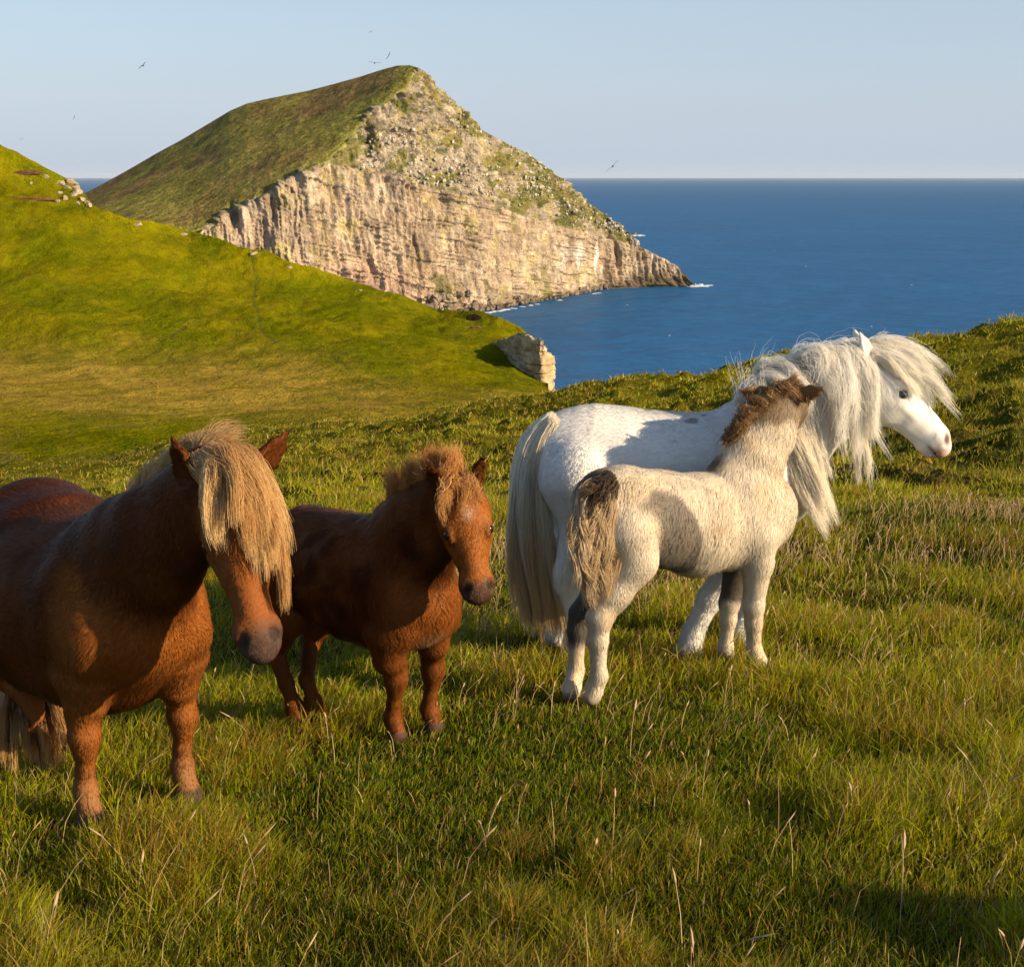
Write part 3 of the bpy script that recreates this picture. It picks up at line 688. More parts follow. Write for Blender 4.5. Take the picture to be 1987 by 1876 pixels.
def resample(P, k):
    P = np.asarray(P, float); d = np.concatenate([[0], np.cumsum(np.linalg.norm(np.diff(P, axis=0), axis=1))]); d /= d[-1]
    # smooth through the points
    tt = np.linspace(0, 1, k); out = np.stack([np.interp(tt, d, P[:, i]) for i in range(P.shape[1])], 1)
    for _ in range(2):
        o2 = out.copy(); o2[1:-1] = 0.25*out[:-2] + 0.5*out[1:-1] + 0.25*out[2:]; out = o2
    return out
def locks(guides, n, k=9, root=0.012, spread=0.03, clump=0.6, per=6, wave=0.0, wfreq=3.0, frizz=0.004, len_var=0.25, thick=None, seed=0):
    """strands interpolated between neighbouring guide curves, gathered into locks; returns (n,k,3), (n) lock id, (n) position along the guides"""
    rs = np.random.RandomState(seed)
    G = np.stack([resample(g, k) for g in guides]); g = len(G)
    s = rs.rand(n)*(g - 1)
    nl = max(1, int(per*(g - 1))); cen = np.sort(rs.rand(nl))*(g - 1); lid = np.argmin(np.abs(s[:, None] - cen[None]), 1); sc = cen[lid]
    t = np.linspace(0, 1, k)
    lenf = 1 - len_var*rs.rand(n); lenl = 1 - 0.6*len_var*rs.rand(nl)
    tl = t[None]*(lenf*lenl[lid])[:, None]
    se = s[:, None] + (sc - s)[:, None]*clump*sstep(0, 1, t)[None]
    se = np.clip(se, 0, g - 1 - 1e-6); i = se.astype(int); f = se - i
    if g == 1: i = np.zeros_like(i); f = np.zeros_like(f)
    ti = tl*(k - 1); j = np.minimum(ti.astype(int), k - 2); fj = ti - j
    def samp(ii): return G[ii, j]*(1 - fj[..., None]) + G[ii, j + 1]*fj[..., None]
    P = samp(i)*(1 - f[..., None]) + samp(np.minimum(i + 1, g - 1))*f[..., None]
    jr = rs.randn(n, 3); jr /= np.linalg.norm(jr, axis=1, keepdims=True); jr *= rs.rand(n, 1)**0.5
    lj = rs.randn(nl, 3)
    P = P + (root*jr)[:, None]*(1 - t)[None, :, None] + (spread*(0.35*jr + 0.75*lj[lid]))[:, None]*(t**1.2)[None, :, None]
    if thick is not None: P = P + thick(rs.rand(n))[:, None]
    if wave > 0:
        ph = rs.rand(nl, 3)*6.28; fr = wfreq*(0.7 + 0.6*rs.rand(nl))
        P = P + wave*np.sin(ph[lid][:, None] + (6.28*fr[lid][:, None]*tl)[..., None] + 0.5*rs.randn(n, 1, 1))*sstep(0, 0.35, t)[None, :, None]
    P = P + frizz*np.cumsum(rs.randn(n, k, 3), 1)*np.sqrt(t)[None, :, None]
    return P, lid, s/(max(g - 1, 1))
def hair_rad(n, k, r, rs=RS):
    t = np.linspace(0, 1, k); return r*(0.6 + 0.8*rs.rand(n))[:, None]*(1 - 0.75*t**2)[None]

def finish_pony(b, name, label, group, colfn, parts):
    root = empty(name, b.o)
    tag(root, label, "pony", group)
    b.polygonise()
    regs = b.reg
    c = colfn(b.V, b.N, regs)
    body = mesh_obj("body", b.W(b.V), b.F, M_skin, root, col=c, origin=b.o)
    body.location = (0, 0, 0)
    b.eyes(root, M_eye_pale if name == 'white_pony' else None)
    parts(b, root)
    return root
def trunk(b, secs, comb=(-1, 0, -0.35)):
    """secs: (centre point local, half height, half width)"""
    for (p0, h0, w0), (p1, h1, w1) in zip(secs[:-1], secs[1:]):
        b.seg(p0, p1, (w0, h0), (w1, h1), k=0.05, name="trunk", comb=comb)
def leg(b, pts, rad, k=0.025, name="leg", comb=(0, 0, -1)):
    b.chain(pts, rad, k=k, name=name, comb=comb)

# ---- white mare
def white_mare():
    o = ground_pt(1290, 1266); b = Body(o, -3.0, 0.0068)
    K = b.K
    trunk(b, [(K(1092, 885), .165, .15), (K(1135, 893), .215, .205), (K(1205, 905), .225, .24), (K(1290, 922), .24, .265), (K(1390, 925), .245, .255), (K(1470, 915), .245, .215), (K(1520, 925), .18, .15)])
    for s in (1, -1): b.seg(K(1470, 850, s*.10), K(1520, 960, s*.12), (.07, .12), (.07, .10), k=0.06, name="trunk", comb=(-.5, 0, -1))
    b.chain([K(1478, 868), K(1545, 815), K(1610, 775), K(1672, 742)], [(.13, .22), (.105, .185), (.09, .155), (.075, .115)], k=0.05, name="neck", comb=(-.6, 0, -1))
    b.head(K(1682, 712), K(1832, 872), (0, 1, 0), ear_len=.36, ear_out=.15, ear_fwd=.35, jaw=1.12, te=.345, wide=1.05, deep=1.10)
    # legs: near side is the animal's right (negative y)
    f = b.foot(1337, 1277); leg(b, [K(1478, 1000, -.12), K(1440, 1075, -.13), K(1378, 1160, -.12), K(1345, 1225, -.12), f + [0, 0, .035]], [.10, .07, .047, .036, .050])
    f = b.foot(1440, 1252); leg(b, [K(1480, 1000, .12), K(1465, 1080, .12), K(1448, 1165, .12), K(1440, 1215, .12), f + [0, 0, .035]], [.10, .07, .046, .034, .048])
    f = b.foot(1118, 1272); leg(b, [K(1130, 930, -.13), K(1150, 1010, -.14), K(1105, 1110, -.13), K(1100, 1130, -.13), K(1118, 1225, -.13), f + [0, 0, .035]], [.17, .125, .066, .052, .038, .05])
    f = b.foot(1082, 1252); leg(b, [K(1120, 930, .13), K(1135, 1010, .14), K(1085, 1105, .13), K(1075, 1125, .13), K(1085, 1210, .13), f + [0, 0, .035]], [.17, .125, .066, .052, .038, .05])
    def colf(P, Nn, reg):
        c = np.tile([0.80, 0.75, 0.67], (len(P), 1))
        t, fz, l = b.htfl(P); hd = reg.get("head", np.zeros(len(P)))
        n = fbm(P[:, 0]*5, P[:, 1]*5, P[:, 2]*5, oct=3, seed=201)
        c = mixc(c, [0.74, 0.66, 0.54], sstep(0.1, 0.9, n)*0.35)
        c = mixc(c, [0.50, 0.40, 0.36], hd*sstep(.80, .90, t + 0.05*n)*0.75)
        c = mixc(c, [0.62, 0.36, 0.27], hd*sstep(.93, .97, t)*sstep(.02, -.05, fz)*0.9)
        c = mixc(c, [0.06, 0.035, 0.03], hd*np.exp(-((((t - .92) + .35*(fz - .07))/.036)**2 + ((fz - .070)/.042)**2)**1.5)*(np.abs(l) > .06)*0.9)
        c = mixc(c, [0.12, 0.09, 0.08], hd*np.exp(-(((t - b.te)/.05)**2 + ((fz - b.ef)/.038)**2))*(np.abs(l) > .09)*0.7)
        c = mixc(c, [0.22, 0.13, 0.11], hd*np.exp(-((fz + .084)/.012)**2)*sstep(.80, .88, t)*0.8)
        dirt = sstep(0.55, 0.75, fbm(P[:, 0]*11, P[:, 1]*11, P[:, 2]*22, oct=2, seed=203) - .25)*sstep(.80, .9, P[:, 2])*(P[:, 0] < .3)
        c = mixc(c, [0.25, 0.18, 0.12], dirt*0.7)
        c = mixc(c, [0.30, 0.23, 0.17], reg['leg']*sstep(.045, .035, b.zrel(P))*0.9)
        return c
    def parts(b, root):
        fur(b, root, 150000, lambda P, Nn, reg: 0.010 - .006*reg["head"] + 0.02*reg["leg"]*sstep(.22, .10, P[:, 2]) + .02*reg["head"]*sstep(-.12, -.22, b.htfl(P)[1]), 0.0007, colf, lift=.03, rough=.15, droop=.08, face=.03, tone=.06)
        K = b.K; W = b.W
        def cream(n, lid, a, c, seed):
            rs = np.random.RandomState(seed); lc = rs.rand(lid.max() + 1)
            return mixc(a, c, np.clip(0.6*lc[lid] + 0.4*rs.rand(n), 0, 1))
        # mane falling on the near side and blown forward
        g = []
        for (rx, ry), path in [((1430, 800), [(1432, 770, -.10), (1448, 742, -.14), (1470, 790, -.17), (1462, 840, -.18)]),
                               ((1470, 745), [(1480, 715, -.09), (1510, 715, -.14), (1530, 760, -.18), (1525, 850, -.19)]),
                               ((1510, 720), [(1535, 695, -.08), (1568, 708, -.14), (1588, 760, -.18), (1582, 850, -.18)]),
                               ((1550, 700), [(1580, 680, -.08), (1615, 700, -.13), (1622, 760, -.16), (1604, 850, -.16)]),
                               ((1590, 685), [(1615, 672, -.07), (1645, 720, -.12), (1640, 800, -.15), (1625, 900, -.14)]),
                               ((1625, 675), [(1648, 672, -.06), (1662, 730, -.11), (1665, 830, -.13), (1690, 905, -.12)]),
                               ((1655, 668), [(1675, 675, -.06), (1682, 740, -.11), (1690, 830, -.13), (1730, 900, -.11)])]:
            g.append([W(K(rx, ry, 0))] + [W(K(*q)) for q in path])
        P, lid, s = locks(g, 11000, k=11, root=.03, spread=.045, clump=.7, per=6, wave=.016, wfreq=1.6, frizz=.0022, len_var=.55, seed=11)
        mane = hair_obj("mane", P, hair_rad(len(P), 11, .0007), M_mane, root, C=cream(len(P), lid, [.92, .85, .72], [.96, .94, .88], 1))
        P, lid, s = locks(g, 700, k=11, root=.03, spread=.12, clump=.2, per=12, wave=.02, wfreq=1.2, frizz=.004, len_var=.5, seed=17)
        hair_obj("mane_wisps", P, hair_rad(len(P), 11, .0006), M_mane, root, C=np.tile([.9, .85, .76], (len(P), 1)), under=mane)
        # long locks hanging below the neck, blown towards the chest
        g = []
        for r0, path in [((1500, 800), [(1520, 850, -.17), (1535, 930, -.20), (1560, 1000, -.20), (1580, 1035, -.18)]),
                         ((1530, 790), [(1555, 850, -.16), (1575, 920, -.18), (1600, 985, -.18), (1618, 1025, -.16)]),
                         ((1565, 780), [(1585, 840, -.15), (1600, 900, -.16), (1622, 950, -.16), (1632, 975, -.15)])]:
            g.append([W(K(*r0, -.12))] + [W(K(*q)) for q in path])
        P, lid, s = locks(g, 2800, k=11, root=.03, spread=.03, clump=.6, per=9, wave=.008, wfreq=1.2, frizz=.002, len_var=.35, seed=12)
        g2 = [[W(K(1640, 790, -.12)), W(K(1652, 850, -.13)), W(K(1660, 910, -.13)), W(K(1663, 972, -.12))], [W(K(1655, 790, -.12)), W(K(1675, 850, -.12)), W(K(1690, 900, -.12)), W(K(1686, 945, -.12))]]
        P2, lid2, s2 = locks(g2, 420, k=11, root=.02, spread=.012, clump=.8, per=4, wave=.006, wfreq=1.5, frizz=.002, len_var=.3, seed=13)
        PP = np.concatenate([P, P2]); ll = np.concatenate([lid, lid2])
        hair_obj("mane_lock", PP, hair_rad(len(PP), 11, .0007), M_mane, root, C=cream(len(PP), ll, [.90, .80, .62], [.95, .91, .82], 2), under=mane)
        # forelock blown forward over the brow
        g = []
        for path in [[(1672, 668, .02), (1720, 655, .01), (1770, 675, .0), (1810, 710, .0), (1848, 750, .0)],
                     [(1680, 672, -.02), (1730, 668, -.03), (1775, 700, -.03), (1808, 740, -.03), (1838, 785, -.02)],
                     [(1690, 680, -.04), (1730, 685, -.06), (1765, 715, -.06), (1795, 755, -.06), (1820, 795, -.04)],
                     [(1700, 690, -.05), (1728, 700, -.08), (1752, 722, -.08), (1775, 752, -.07), (1798, 790, -.06)],
                     [(1698, 690, -.06), (1724, 702, -.085), (1748, 722, -.085), (1768, 748, -.08), (1786, 778, -.07)]]:
            g.append([W(K(*q)) for q in path])
        P, lid, s = locks(g, 5200, k=11, root=.02, spread=.034, clump=.7, per=9, wave=.009, wfreq=1.0, frizz=.002, len_var=.6, seed=14)
        hair_obj("forelock", P, hair_rad(len(P), 11, .0006), M_mane, root, C=cream(len(P), lid, [.90, .82, .66], [.96, .93, .86], 3))
        # tail
        g = []
        for path in [[(1072, 815, -.05), (1030, 830, -.07), (1008, 900, -.09), (1006, 1050, -.10), (1025, 1180, -.10), (1045, 1255, -.09)],
                     [(1070, 812, -.01), (1026, 824, -.02), (1003, 900, -.03), (1006, 1050, -.04), (1020, 1170, -.05), (1034, 1245, -.05)],
                     [(1075, 820, -.08), (1045, 850, -.11), (1032, 930, -.12), (1042, 1080, -.12), (1060, 1190, -.12), (1070, 1258, -.10)],
                     [(1078, 830, -.09), (1058, 870, -.12), (1052, 960, -.12), (1070, 1090, -.12), (1082, 1190, -.12), (1090, 1250, -.11)]]:
            g.append([W(K(*q)) for q in path])
        P, lid, s = locks(g, 8000, k=13, root=.03, spread=.03, clump=.5, per=12, wave=.004, wfreq=1.2, frizz=.0018, len_var=.25, seed=15)
        base = cream(len(P), lid, [.84, .74, .54], [.95, .90, .79], 4)
        base = mixc(base, [.30, .17, .06], (lid % 4 == 0)*0.6*sstep(.45, .9, s))
        tt = np.linspace(0, 1, 13)[None]; warm = mixc(base, [.66, .42, .15], 0.75 + 0*s)
        C3 = base[:, None]*(1 - sstep(.35, .95, tt)[..., None]) + warm[:, None]*sstep(.35, .95, tt)[..., None]
        hair_obj("tail", P, hair_rad(len(P), 13, .0007), M_mane, root, C=C3)
    return finish_pony(b, "white_pony", "white pony with long blown mane and forelock, facing right behind the pale foal", None, colf, parts)

# ---- pale foal
def pale_foal():
    feet = [ground_pt(*q) for q in ((1108, 1357), (1148, 1366), (1471, 1298), (1408, 1284))]
    o = np.mean(feet, 0); b = Body(o, 31.0, 0.0062); K = b.K
    lh, rh, rf, lf = [b.L(p) for p in feet]; b.feet = [b.L(p) for p in feet]
    trunk(b, [(K(1168, 985), .13, .105), (K(1205, 990), .145, .135), (K(1275, 1003), .155, .145), (K(1350, 1015), .17, .145), (K(1425, 1005), .175, .13), (K(1468, 990), .155, .115), (K(1492, 985), .115, .095)], comb=(-.7, 0, -.8))
    for s in (1, -1): b.seg(K(1440, 965, s*.06), K(1470, 1040, s*.07), (.05, .09), (.05, .07), k=0.05, name="trunk", comb=(-.3, 0, -1))
    b.chain([K(1437, 935), K(1464, 878), K(1491, 832), K(1508, 800)], [(.085, .145), (.075, .122), (.068, .105), (.062, .09)], k=0.045, name="neck", comb=(-.6, 0, -1))
    poll = K(1516, 772); pw = b.W(poll); d = np.array([0.42, 0.80, -0.43]); d /= np.linalg.norm(d); muz = b.L(pw + d*.33)
    lat = b.Lv(np.array([-0.88, 0.45, 0.0]))
    b.head(poll, muz, lat, foal=1.0, ear_len=.36, ear_l=.15, ear_w=1.15, ear_dirs=(b.Lv(np.array([-.92, -.30, .22])), b.Lv(np.array([.62, -.62, .38]))))
    leg(b, [K(1215, 1030, -.075), K(1226, 1085, -.085), K(1192, 1150, -.08), K(1163, 1198, -.08), K(1160, 1240, -.08), K(1162, 1310, -.08), rh + [0, 0, .03]], [.11, .085, .054, .040, .030, .024, .035])
    leg(b, [K(1190, 1030, .075), K(1200, 1085, .085), K(1160, 1145, .08), K(1128, 1190, .08), K(1120, 1220, .08), K(1117, 1300, .08), lh + [0, 0, .03]], [.11, .08, .050, .038, .029, .024, .034])
    leg(b, [K(1465, 1040, -.075), K(1470, 1090, -.08), K(1462, 1175, -.075), K(1462, 1205, -.075), K(1463, 1262, -.075), rf + [0, 0, .03]], [.08, .054, .034, .027, .024, .034])
    leg(b, [K(1440, 1040, .075), K(1432, 1090, .08), K(1415, 1170, .075), K(1413, 1200, .075), K(1408, 1255, .075), lf + [0, 0, .03]], [.075, .050, .033, .026, .023, .033])
    def px_of(P):
        w = b.W(P) - np.array([0, 0, CAMZ]); zc = w[:, 1]*math.cos(PITCH) - w[:, 2]*math.sin(PITCH)
        yy = w[:, 1]*math.sin(PITCH) + w[:, 2]*math.cos(PITCH)
        return 993.5 + FPX*w[:, 0]/zc, 938 - FPX*yy/zc
    # grey patches of the coat, on the animal's own axes
    cA = K(1298, 1040, -.14); nk0 = K(1500, 825)
    def colf(P, Nn, reg):
        n = fbm(P[:, 0]*9, P[:, 1]*9, P[:, 2]*9, oct=3, seed=211); n2 = fbm(P[:, 0]*30, P[:, 1]*30, P[:, 2]*30, oct=2, seed=212)
        c = mixc(np.tile([0.78, 0.65, 0.47], (len(P), 1)), [0.70, 0.50, 0.28], sstep(0.0, 0.8, n)*0.5)
        grey = np.array([0.17, 0.14, 0.115])
        x, y, z = P[:, 0], P[:, 1], P[:, 2]
        q = ((x - cA[0] + 0.28*(z - cA[2]))/.145)**2 + ((z - cA[2] + .01)/.19)**2
        c = mixc(c, grey, sstep(1.15, .85, q + .25*n)*(y < 0)*reg["trunk"]*0.85)
        c = mixc(c, [0.28, 0.23, 0.18], sstep(-.15, .3, n + 0.5*n2)*reg["trunk"]*sstep(.04, -.06, z - (cA[2] - .09))*sstep(-.15, .0, x + .1)*sstep(.30, .15, x)*0.8)
        tb = b.L(b.W(K(1160, 950, 0)))
        c = mixc(c, [0.10, 0.075, 0.055], sstep(.105, .06, np.sqrt((x - tb[0])**2 + (y)**2 + (z - tb[2])**2) + .02*n)*0.9)
        nk = reg["neck"] + reg.get("head", 0) + reg.get("ear", 0)
        crest = K(1428, 832); nx = (x - crest[0]); 
        top = sstep(.02, .07, (z - crest[2]) - 1.15*(x - crest[0]) + .05 + .03*n)      # brown along the crest
        c = mixc(c, [0.17, 0.115, 0.07], np.clip(top*nk + reg['neck']*sstep(.045, .085, z - (nk0[2] - .02) + .03*n), 0, 1)*0.9)
        t, fz, l = b.htfl(P)
        hd = np.clip(reg["head"] + reg["ear"], 0, 1)
        c = mixc(c, [0.21, 0.14, 0.085], hd*0.9); c = mixc(c, [0.40, 0.21, 0.075], reg["ear"]*0.8)
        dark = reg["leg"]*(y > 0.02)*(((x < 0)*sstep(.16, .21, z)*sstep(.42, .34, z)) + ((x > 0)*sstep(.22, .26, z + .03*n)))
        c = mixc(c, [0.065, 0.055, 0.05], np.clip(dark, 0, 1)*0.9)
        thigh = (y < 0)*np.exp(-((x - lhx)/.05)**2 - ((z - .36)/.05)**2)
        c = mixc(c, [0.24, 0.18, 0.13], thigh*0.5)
        c = mixc(c, [0.30, 0.23, 0.17], reg['leg']*sstep(.042, .032, b.zrel(P))*0.9)
        return c
    lhx = float(K(1210, 1090, -.1)[0])
    def parts(b, root):
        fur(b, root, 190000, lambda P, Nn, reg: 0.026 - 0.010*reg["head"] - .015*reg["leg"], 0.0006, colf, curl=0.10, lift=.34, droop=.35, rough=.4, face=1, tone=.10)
        K, W = b.K, b.W
        # wavy tail
        g = []
        for path in [[(1180, 925, -.02), (1150, 935, -.03), (1125, 975, -.05), (1108, 1040, -.06), (1122, 1110, -.07), (1135, 1165, -.07)],
                     [(1182, 930, -.05), (1158, 945, -.07), (1138, 990, -.09), (1130, 1060, -.09), (1140, 1125, -.09), (1150, 1182, -.08)],
                     [(1185, 938, -.08), (1172, 955, -.10), (1162, 1000, -.11), (1160, 1060, -.11), (1165, 1120, -.10), (1160, 1178, -.09)],
                     [(1190, 945, -.09), (1182, 965, -.12), (1184, 1010, -.12), (1186, 1060, -.12), (1180, 1110, -.11), (1170, 1160, -.10)]]:
            g.append([W(K(*q)) for q in path])
        P, lid, s = locks(g, 3000, k=15, root=.025, spread=.022, clump=.8, per=9, wave=.012, wfreq=3.0, frizz=.0014, len_var=.3, seed=21)
        rs = np.random.RandomState(5); lc = rs.rand(lid.max() + 1)
        C = mixc([.42, .27, .13], [.88, .72, .48], np.clip(.75*lc[lid] + .35*rs.rand(len(P)), 0, 1)); tt = sstep(.10, .34, np.linspace(0, 1, 15))[None, :, None]
        tail = hair_obj("tail", P, hair_rad(len(P), 15, .0012), M_mane, root, C=np.array([.06, .042, .03])*(1 - tt) + C[:, None]*tt)
        # dark bushy tail head
        P2, lid2, s2 = locks([[q for q in gg[:3]] for gg in g], 900, k=7, root=.03, spread=.03, clump=.4, per=8, wave=.006, wfreq=2, frizz=.002, len_var=.4, seed=22)
        hair_obj("tail_head", P2, hair_rad(len(P2), 7, .0013), M_mane, root, C=mixc([.05, .038, .03], [.22, .13, .07], rs.rand(len(P2))**2), under=tail)
        # mane: brown tufts with pale curls between the ears and along the crest
        g = []
        for (x0, y0), (x1, y1), (x2, y2) in [((1405, 862), (1412, 830), (1428, 835)), ((1430, 830), (1432, 795), (1455, 800)), ((1455, 800), (1462, 768), (1488, 785)), ((1480, 775), (1490, 745), (1515, 765)), ((1505, 755), (1518, 733), (1545, 752)), ((1530, 752), (1545, 738), (1570, 765))]:
            g.append([W(K(x0, y0, 0)), W(K((x0 + x1)/2 + 6, (y0 + y1)/2 + 4, -.025)), W(K(x1 + 12, y1 + 12, -.06)), W(K(x2 + 6, y2 + 12, -.085))])
        P, lid, s = locks(g, 1500, k=9, root=.03, spread=.018, clump=.6, per=6, wave=.012, wfreq=1.5, frizz=.003, len_var=.5, seed=23)
        lc = rs.rand(lid.max() + 1); C = mixc([.09, .055, .03], [.38, .23, .10], np.clip(.6*lc[lid] + .4*rs.rand(len(P)), 0, 1)); C = mixc(C, [.70, .46, .22], (rs.rand(len(P)) < .10)*0.9)
        hair_obj("mane", P, hair_rad(len(P), 9, .0012), M_mane, root, C=C)
    return finish_pony(b, "pale_foal", "shaggy cream foal with grey patches and wavy tail, nuzzling the white pony", None, colf, parts)

# ---- chestnut mare
def chestnut_mare():
    feet = [ground_pt(*q) for q in ((174, 1601), (361, 1553), (87, 1495), (148, 1468))]
    o = np.mean(feet, 0); b = Body(o, -54.0, 0.0068); L = lambda *q: np.array(q, float)
    rf, lf, rh, lh = [b.L(p) for p in feet]; b.feet = [b.L(p) for p in feet]
    trunk(b, [(L(-.50, 0, .645), .15, .15), (L(-.40, 0, .665), .215, .225), (L(-.22, 0, .625), .245, .275), (L(-.02, 0, .575), .27, .31), (L(.16, 0, .585), .265, .275), (L(.29, 0, .635), .235, .215), (L(.40, 0, .635), .165, .165)])
    for s in (1, -1):
        b.seg(L(.29, s*.14, .72), L(.40, s*.14, .56), (.07, .12), (.065, .10), k=0.05, name="trunk", comb=(-.5, 0, -1))
        b.seg(L(.385, s*.14, .55), L(.345, s*.138, .42), (.056, .075), (.046, .054), k=0.03, name="leg", comb=(0, 0, -1))
    poll = b.D(432, 925, 3.56); muz = b.D(510, 1272, 3.40)
    n1 = L(.30, 0, .72); n3 = poll + L(-.03, -.02, -.03); n2 = (n1 + n3)/2 + L(.02, -.03, -.02)
    b.chain([n1, (n1 + n2)/2, n2, n3], [(.15, .22), (.13, .19), (.11, .16), (.085, .115)], k=0.05, name="neck", comb=(-.5, 0, -1))
    lat = b.Lv(np.array([.97, .22, .14]))
    b.head(poll, muz, lat, jaw=1.0, wide=.94, ear_len=.30, ear_l=.18, ear_dirs=(b.Lv(np.array([.60, .12, .75])), b.Lv(np.array([-.28, -.1, .9]))))
    for s in (1, -1):
        b.seg(L(.20, s*.335, .72), L(.235, s*.30, .48), .05, .045, k=0.07, name="x", sub=True)
        b.seg(L(-.22, s*.335, .58), L(-.26, s*.30, .46), .05, .05, k=0.07, name="x", sub=True)
    leg(b, [L(.35, -.13, .48), L(.34, -.135, .40), rf + L(.0, 0, .33), rf + L(.005, 0, .265), rf + L(.003, 0, .225), rf + L(-.006, 0, .17), rf + L(-.015, 0, .105), rf + L(0, 0, .065), rf + L(.015, 0, .025)], [.092, .053, .038, .040, .027, .021, .029, .026, .044])
    leg(b, [L(.35, .13, .48), L(.34, .135, .40), lf + L(.0, 0, .33), lf + L(.005, 0, .265), lf + L(.003, 0, .225), lf + L(-.006, 0, .17), lf + L(-.015, 0, .105), lf + L(0, 0, .065), lf + L(.015, 0, .025)], [.092, .053, .037, .039, .026, .021, .029, .026, .043])
    for ft, s in ((rh, -1), (lh, 1)):
        leg(b, [L(-.42, s*.13, .56), L(-.36, s*.15, .43), L(-.46, s*.13, .31), L(-.50, s*.12, .25), (ft + L(-.07, 0, .20))*[1, 1, 1], ft + L(-.02, 0, .10), ft + L(0, 0, .03)], [.18, .112, .058, .042, .027, .031, .046])
    def colf(P, Nn, reg):
        n = fbm(P[:, 0]*5, P[:, 1]*5, P[:, 2]*5, oct=3, seed=221)
        c = mixc(np.tile([0.075, 0.020, 0.004], (len(P), 1)), [0.115, 0.032, 0.006], sstep(-.5, .6, n))  # trunk darkened so the coat colour carries the flank's shade
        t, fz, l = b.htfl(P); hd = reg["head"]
        c = mixc(c, [0.27, 0.085, 0.015], reg['trunk']*sstep(.30, .42, P[:, 0])*0.85)  # chest painted brighter orange, as sunlit
        c = mixc(c, [0.25, 0.078, 0.016], hd*0.8); c = mixc(c, [0.25, 0.082, 0.016], reg['leg']*0.75)  # sunlight on the legs is put into their colour too
        c = mixc(c, [0.060, 0.043, 0.036], hd*sstep(.80, .95, t + .05*n)*0.85)
        c = mixc(c, [0.55, 0.46, 0.40], hd*sstep(.96, .99, t)*np.exp(-((fz + .06)/.014)**2)*0.85); c = mixc(c, [0.02, 0.015, 0.012], hd*np.exp(-((fz + .086)/.012)**2)*sstep(.82, .90, t)*0.8)
        c = mixc(c, [0.04, 0.03, 0.026], hd*np.exp(-((((t - .92) + .35*(fz - .07))/.036)**2 + ((fz - .070)/.042)**2)**1.5)*(np.abs(l) > .055)*0.97)
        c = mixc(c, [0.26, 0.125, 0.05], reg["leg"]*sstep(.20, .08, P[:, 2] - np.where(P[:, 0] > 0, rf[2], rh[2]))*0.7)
        c = mixc(c, [0.055, 0.04, 0.03], reg["leg"]*sstep(.056, .046, b.zrel(P))*0.95)
        return c
    def parts(b, root):
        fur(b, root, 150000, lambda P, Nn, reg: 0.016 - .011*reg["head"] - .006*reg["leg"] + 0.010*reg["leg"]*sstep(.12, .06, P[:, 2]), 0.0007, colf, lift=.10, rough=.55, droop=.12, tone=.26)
        Dw = lambda x, y, Y: unproj(np.array(x), np.array(y), np.array(float(Y)))
        def blond(n, lid, seed, a=(.54, .28, .085), c=(.90, .66, .32)):
            rs = np.random.RandomState(seed); lc = rs.rand(lid.max() + 1); return mixc(a, c, np.clip(.65*lc[lid] + .35*rs.rand(n), 0, 1))
        # forelock, a thick curtain over the face
        g = []
        for path in [[(385, 898, 3.52), (384, 930, 3.42), (392, 985, 3.36), (390, 1020, 3.33), (408, 1060, 3.31)],
                     [(400, 893, 3.54), (415, 905, 3.44), (430, 970, 3.33), (430, 1050, 3.28), (448, 1085, 3.27)],
                     [(410, 885, 3.56), (440, 895, 3.44), (465, 960, 3.33), (470, 1050, 3.27), (488, 1092, 3.26)],
                     [(420, 880, 3.58), (465, 890, 3.46), (500, 950, 3.36), (510, 1050, 3.30), (518, 1122, 3.29)],
                     [(430, 876, 3.60), (480, 888, 3.50), (515, 955, 3.42), (532, 1050, 3.37), (535, 1165, 3.36)],
                     [(435, 874, 3.62), (492, 892, 3.54), (528, 960, 3.47), (548, 1060, 3.43), (553, 1160, 3.41)]]:
            g.append([Dw(*q) for q in path])
        P, lid, s = locks(g, 10500, k=11, root=.035, spread=.030, clump=.55, per=8, wave=.009, wfreq=1.0, frizz=.0014, len_var=.48, seed=31)
        hair_obj("forelock", P, hair_rad(len(P), 11, .0007), M_mane, root, C=blond(len(P), lid, 31))
        # mane along the crest, blown upright and to the far side
        K = b.K
        w = lambda a: b.W(a)
        n0 = w((n1 + n2)/2 + L(-.06, 0, .13)); pw = w(poll + L(-.03, 0, .07))
        g = []
        for i, f in enumerate(np.linspace(0, .88, 7)):
            base = n0*(1 - f) + pw*f; base[2] += .03*math.sin(f*3.14)
            up = np.array([0.0 + .03*f, .02, .035 + .02*math.sin(f*3)]); ov = np.array([.05 + .05*f, .03, -.0 - .04*f])
            g.append([base, base + up*0.6, base + up + .25*ov, base + up*.9 + ov])
        P, lid, s = locks(g, 5000, k=9, root=.025, spread=.035, clump=.4, per=7, wave=.006, wfreq=1, frizz=.0025, len_var=.5, seed=32)
        hair_obj("mane", P, hair_rad(len(P), 9, .0006), M_mane, root, C=blond(len(P), lid, 32, (.40, .20, .07), (.82, .58, .28)))
        # tail, seen below the belly
        g = []
        for x0, x1, x2 in ((10, 15, 15), (35, 45, 50), (70, 85, 95), (100, 120, 142)):
            g.append([Dw(x0 + 20, 1180, 4.72), Dw(x0 + 10, 1290, 4.70), Dw(x0, 1350, 4.62), Dw(x1, 1420, 4.28), Dw(x2, 1500, 4.16)])
        P, lid, s = locks(g, 3200, k=11, root=.02, spread=.03, clump=.5, per=10, wave=.005, wfreq=1, frizz=.002, len_var=.2, seed=33)
        hair_obj("tail", P, hair_rad(len(P), 11, .0012), M_mane, root, C=blond(len(P), lid, 33, (.46, .24, .08), (.82, .54, .22)))
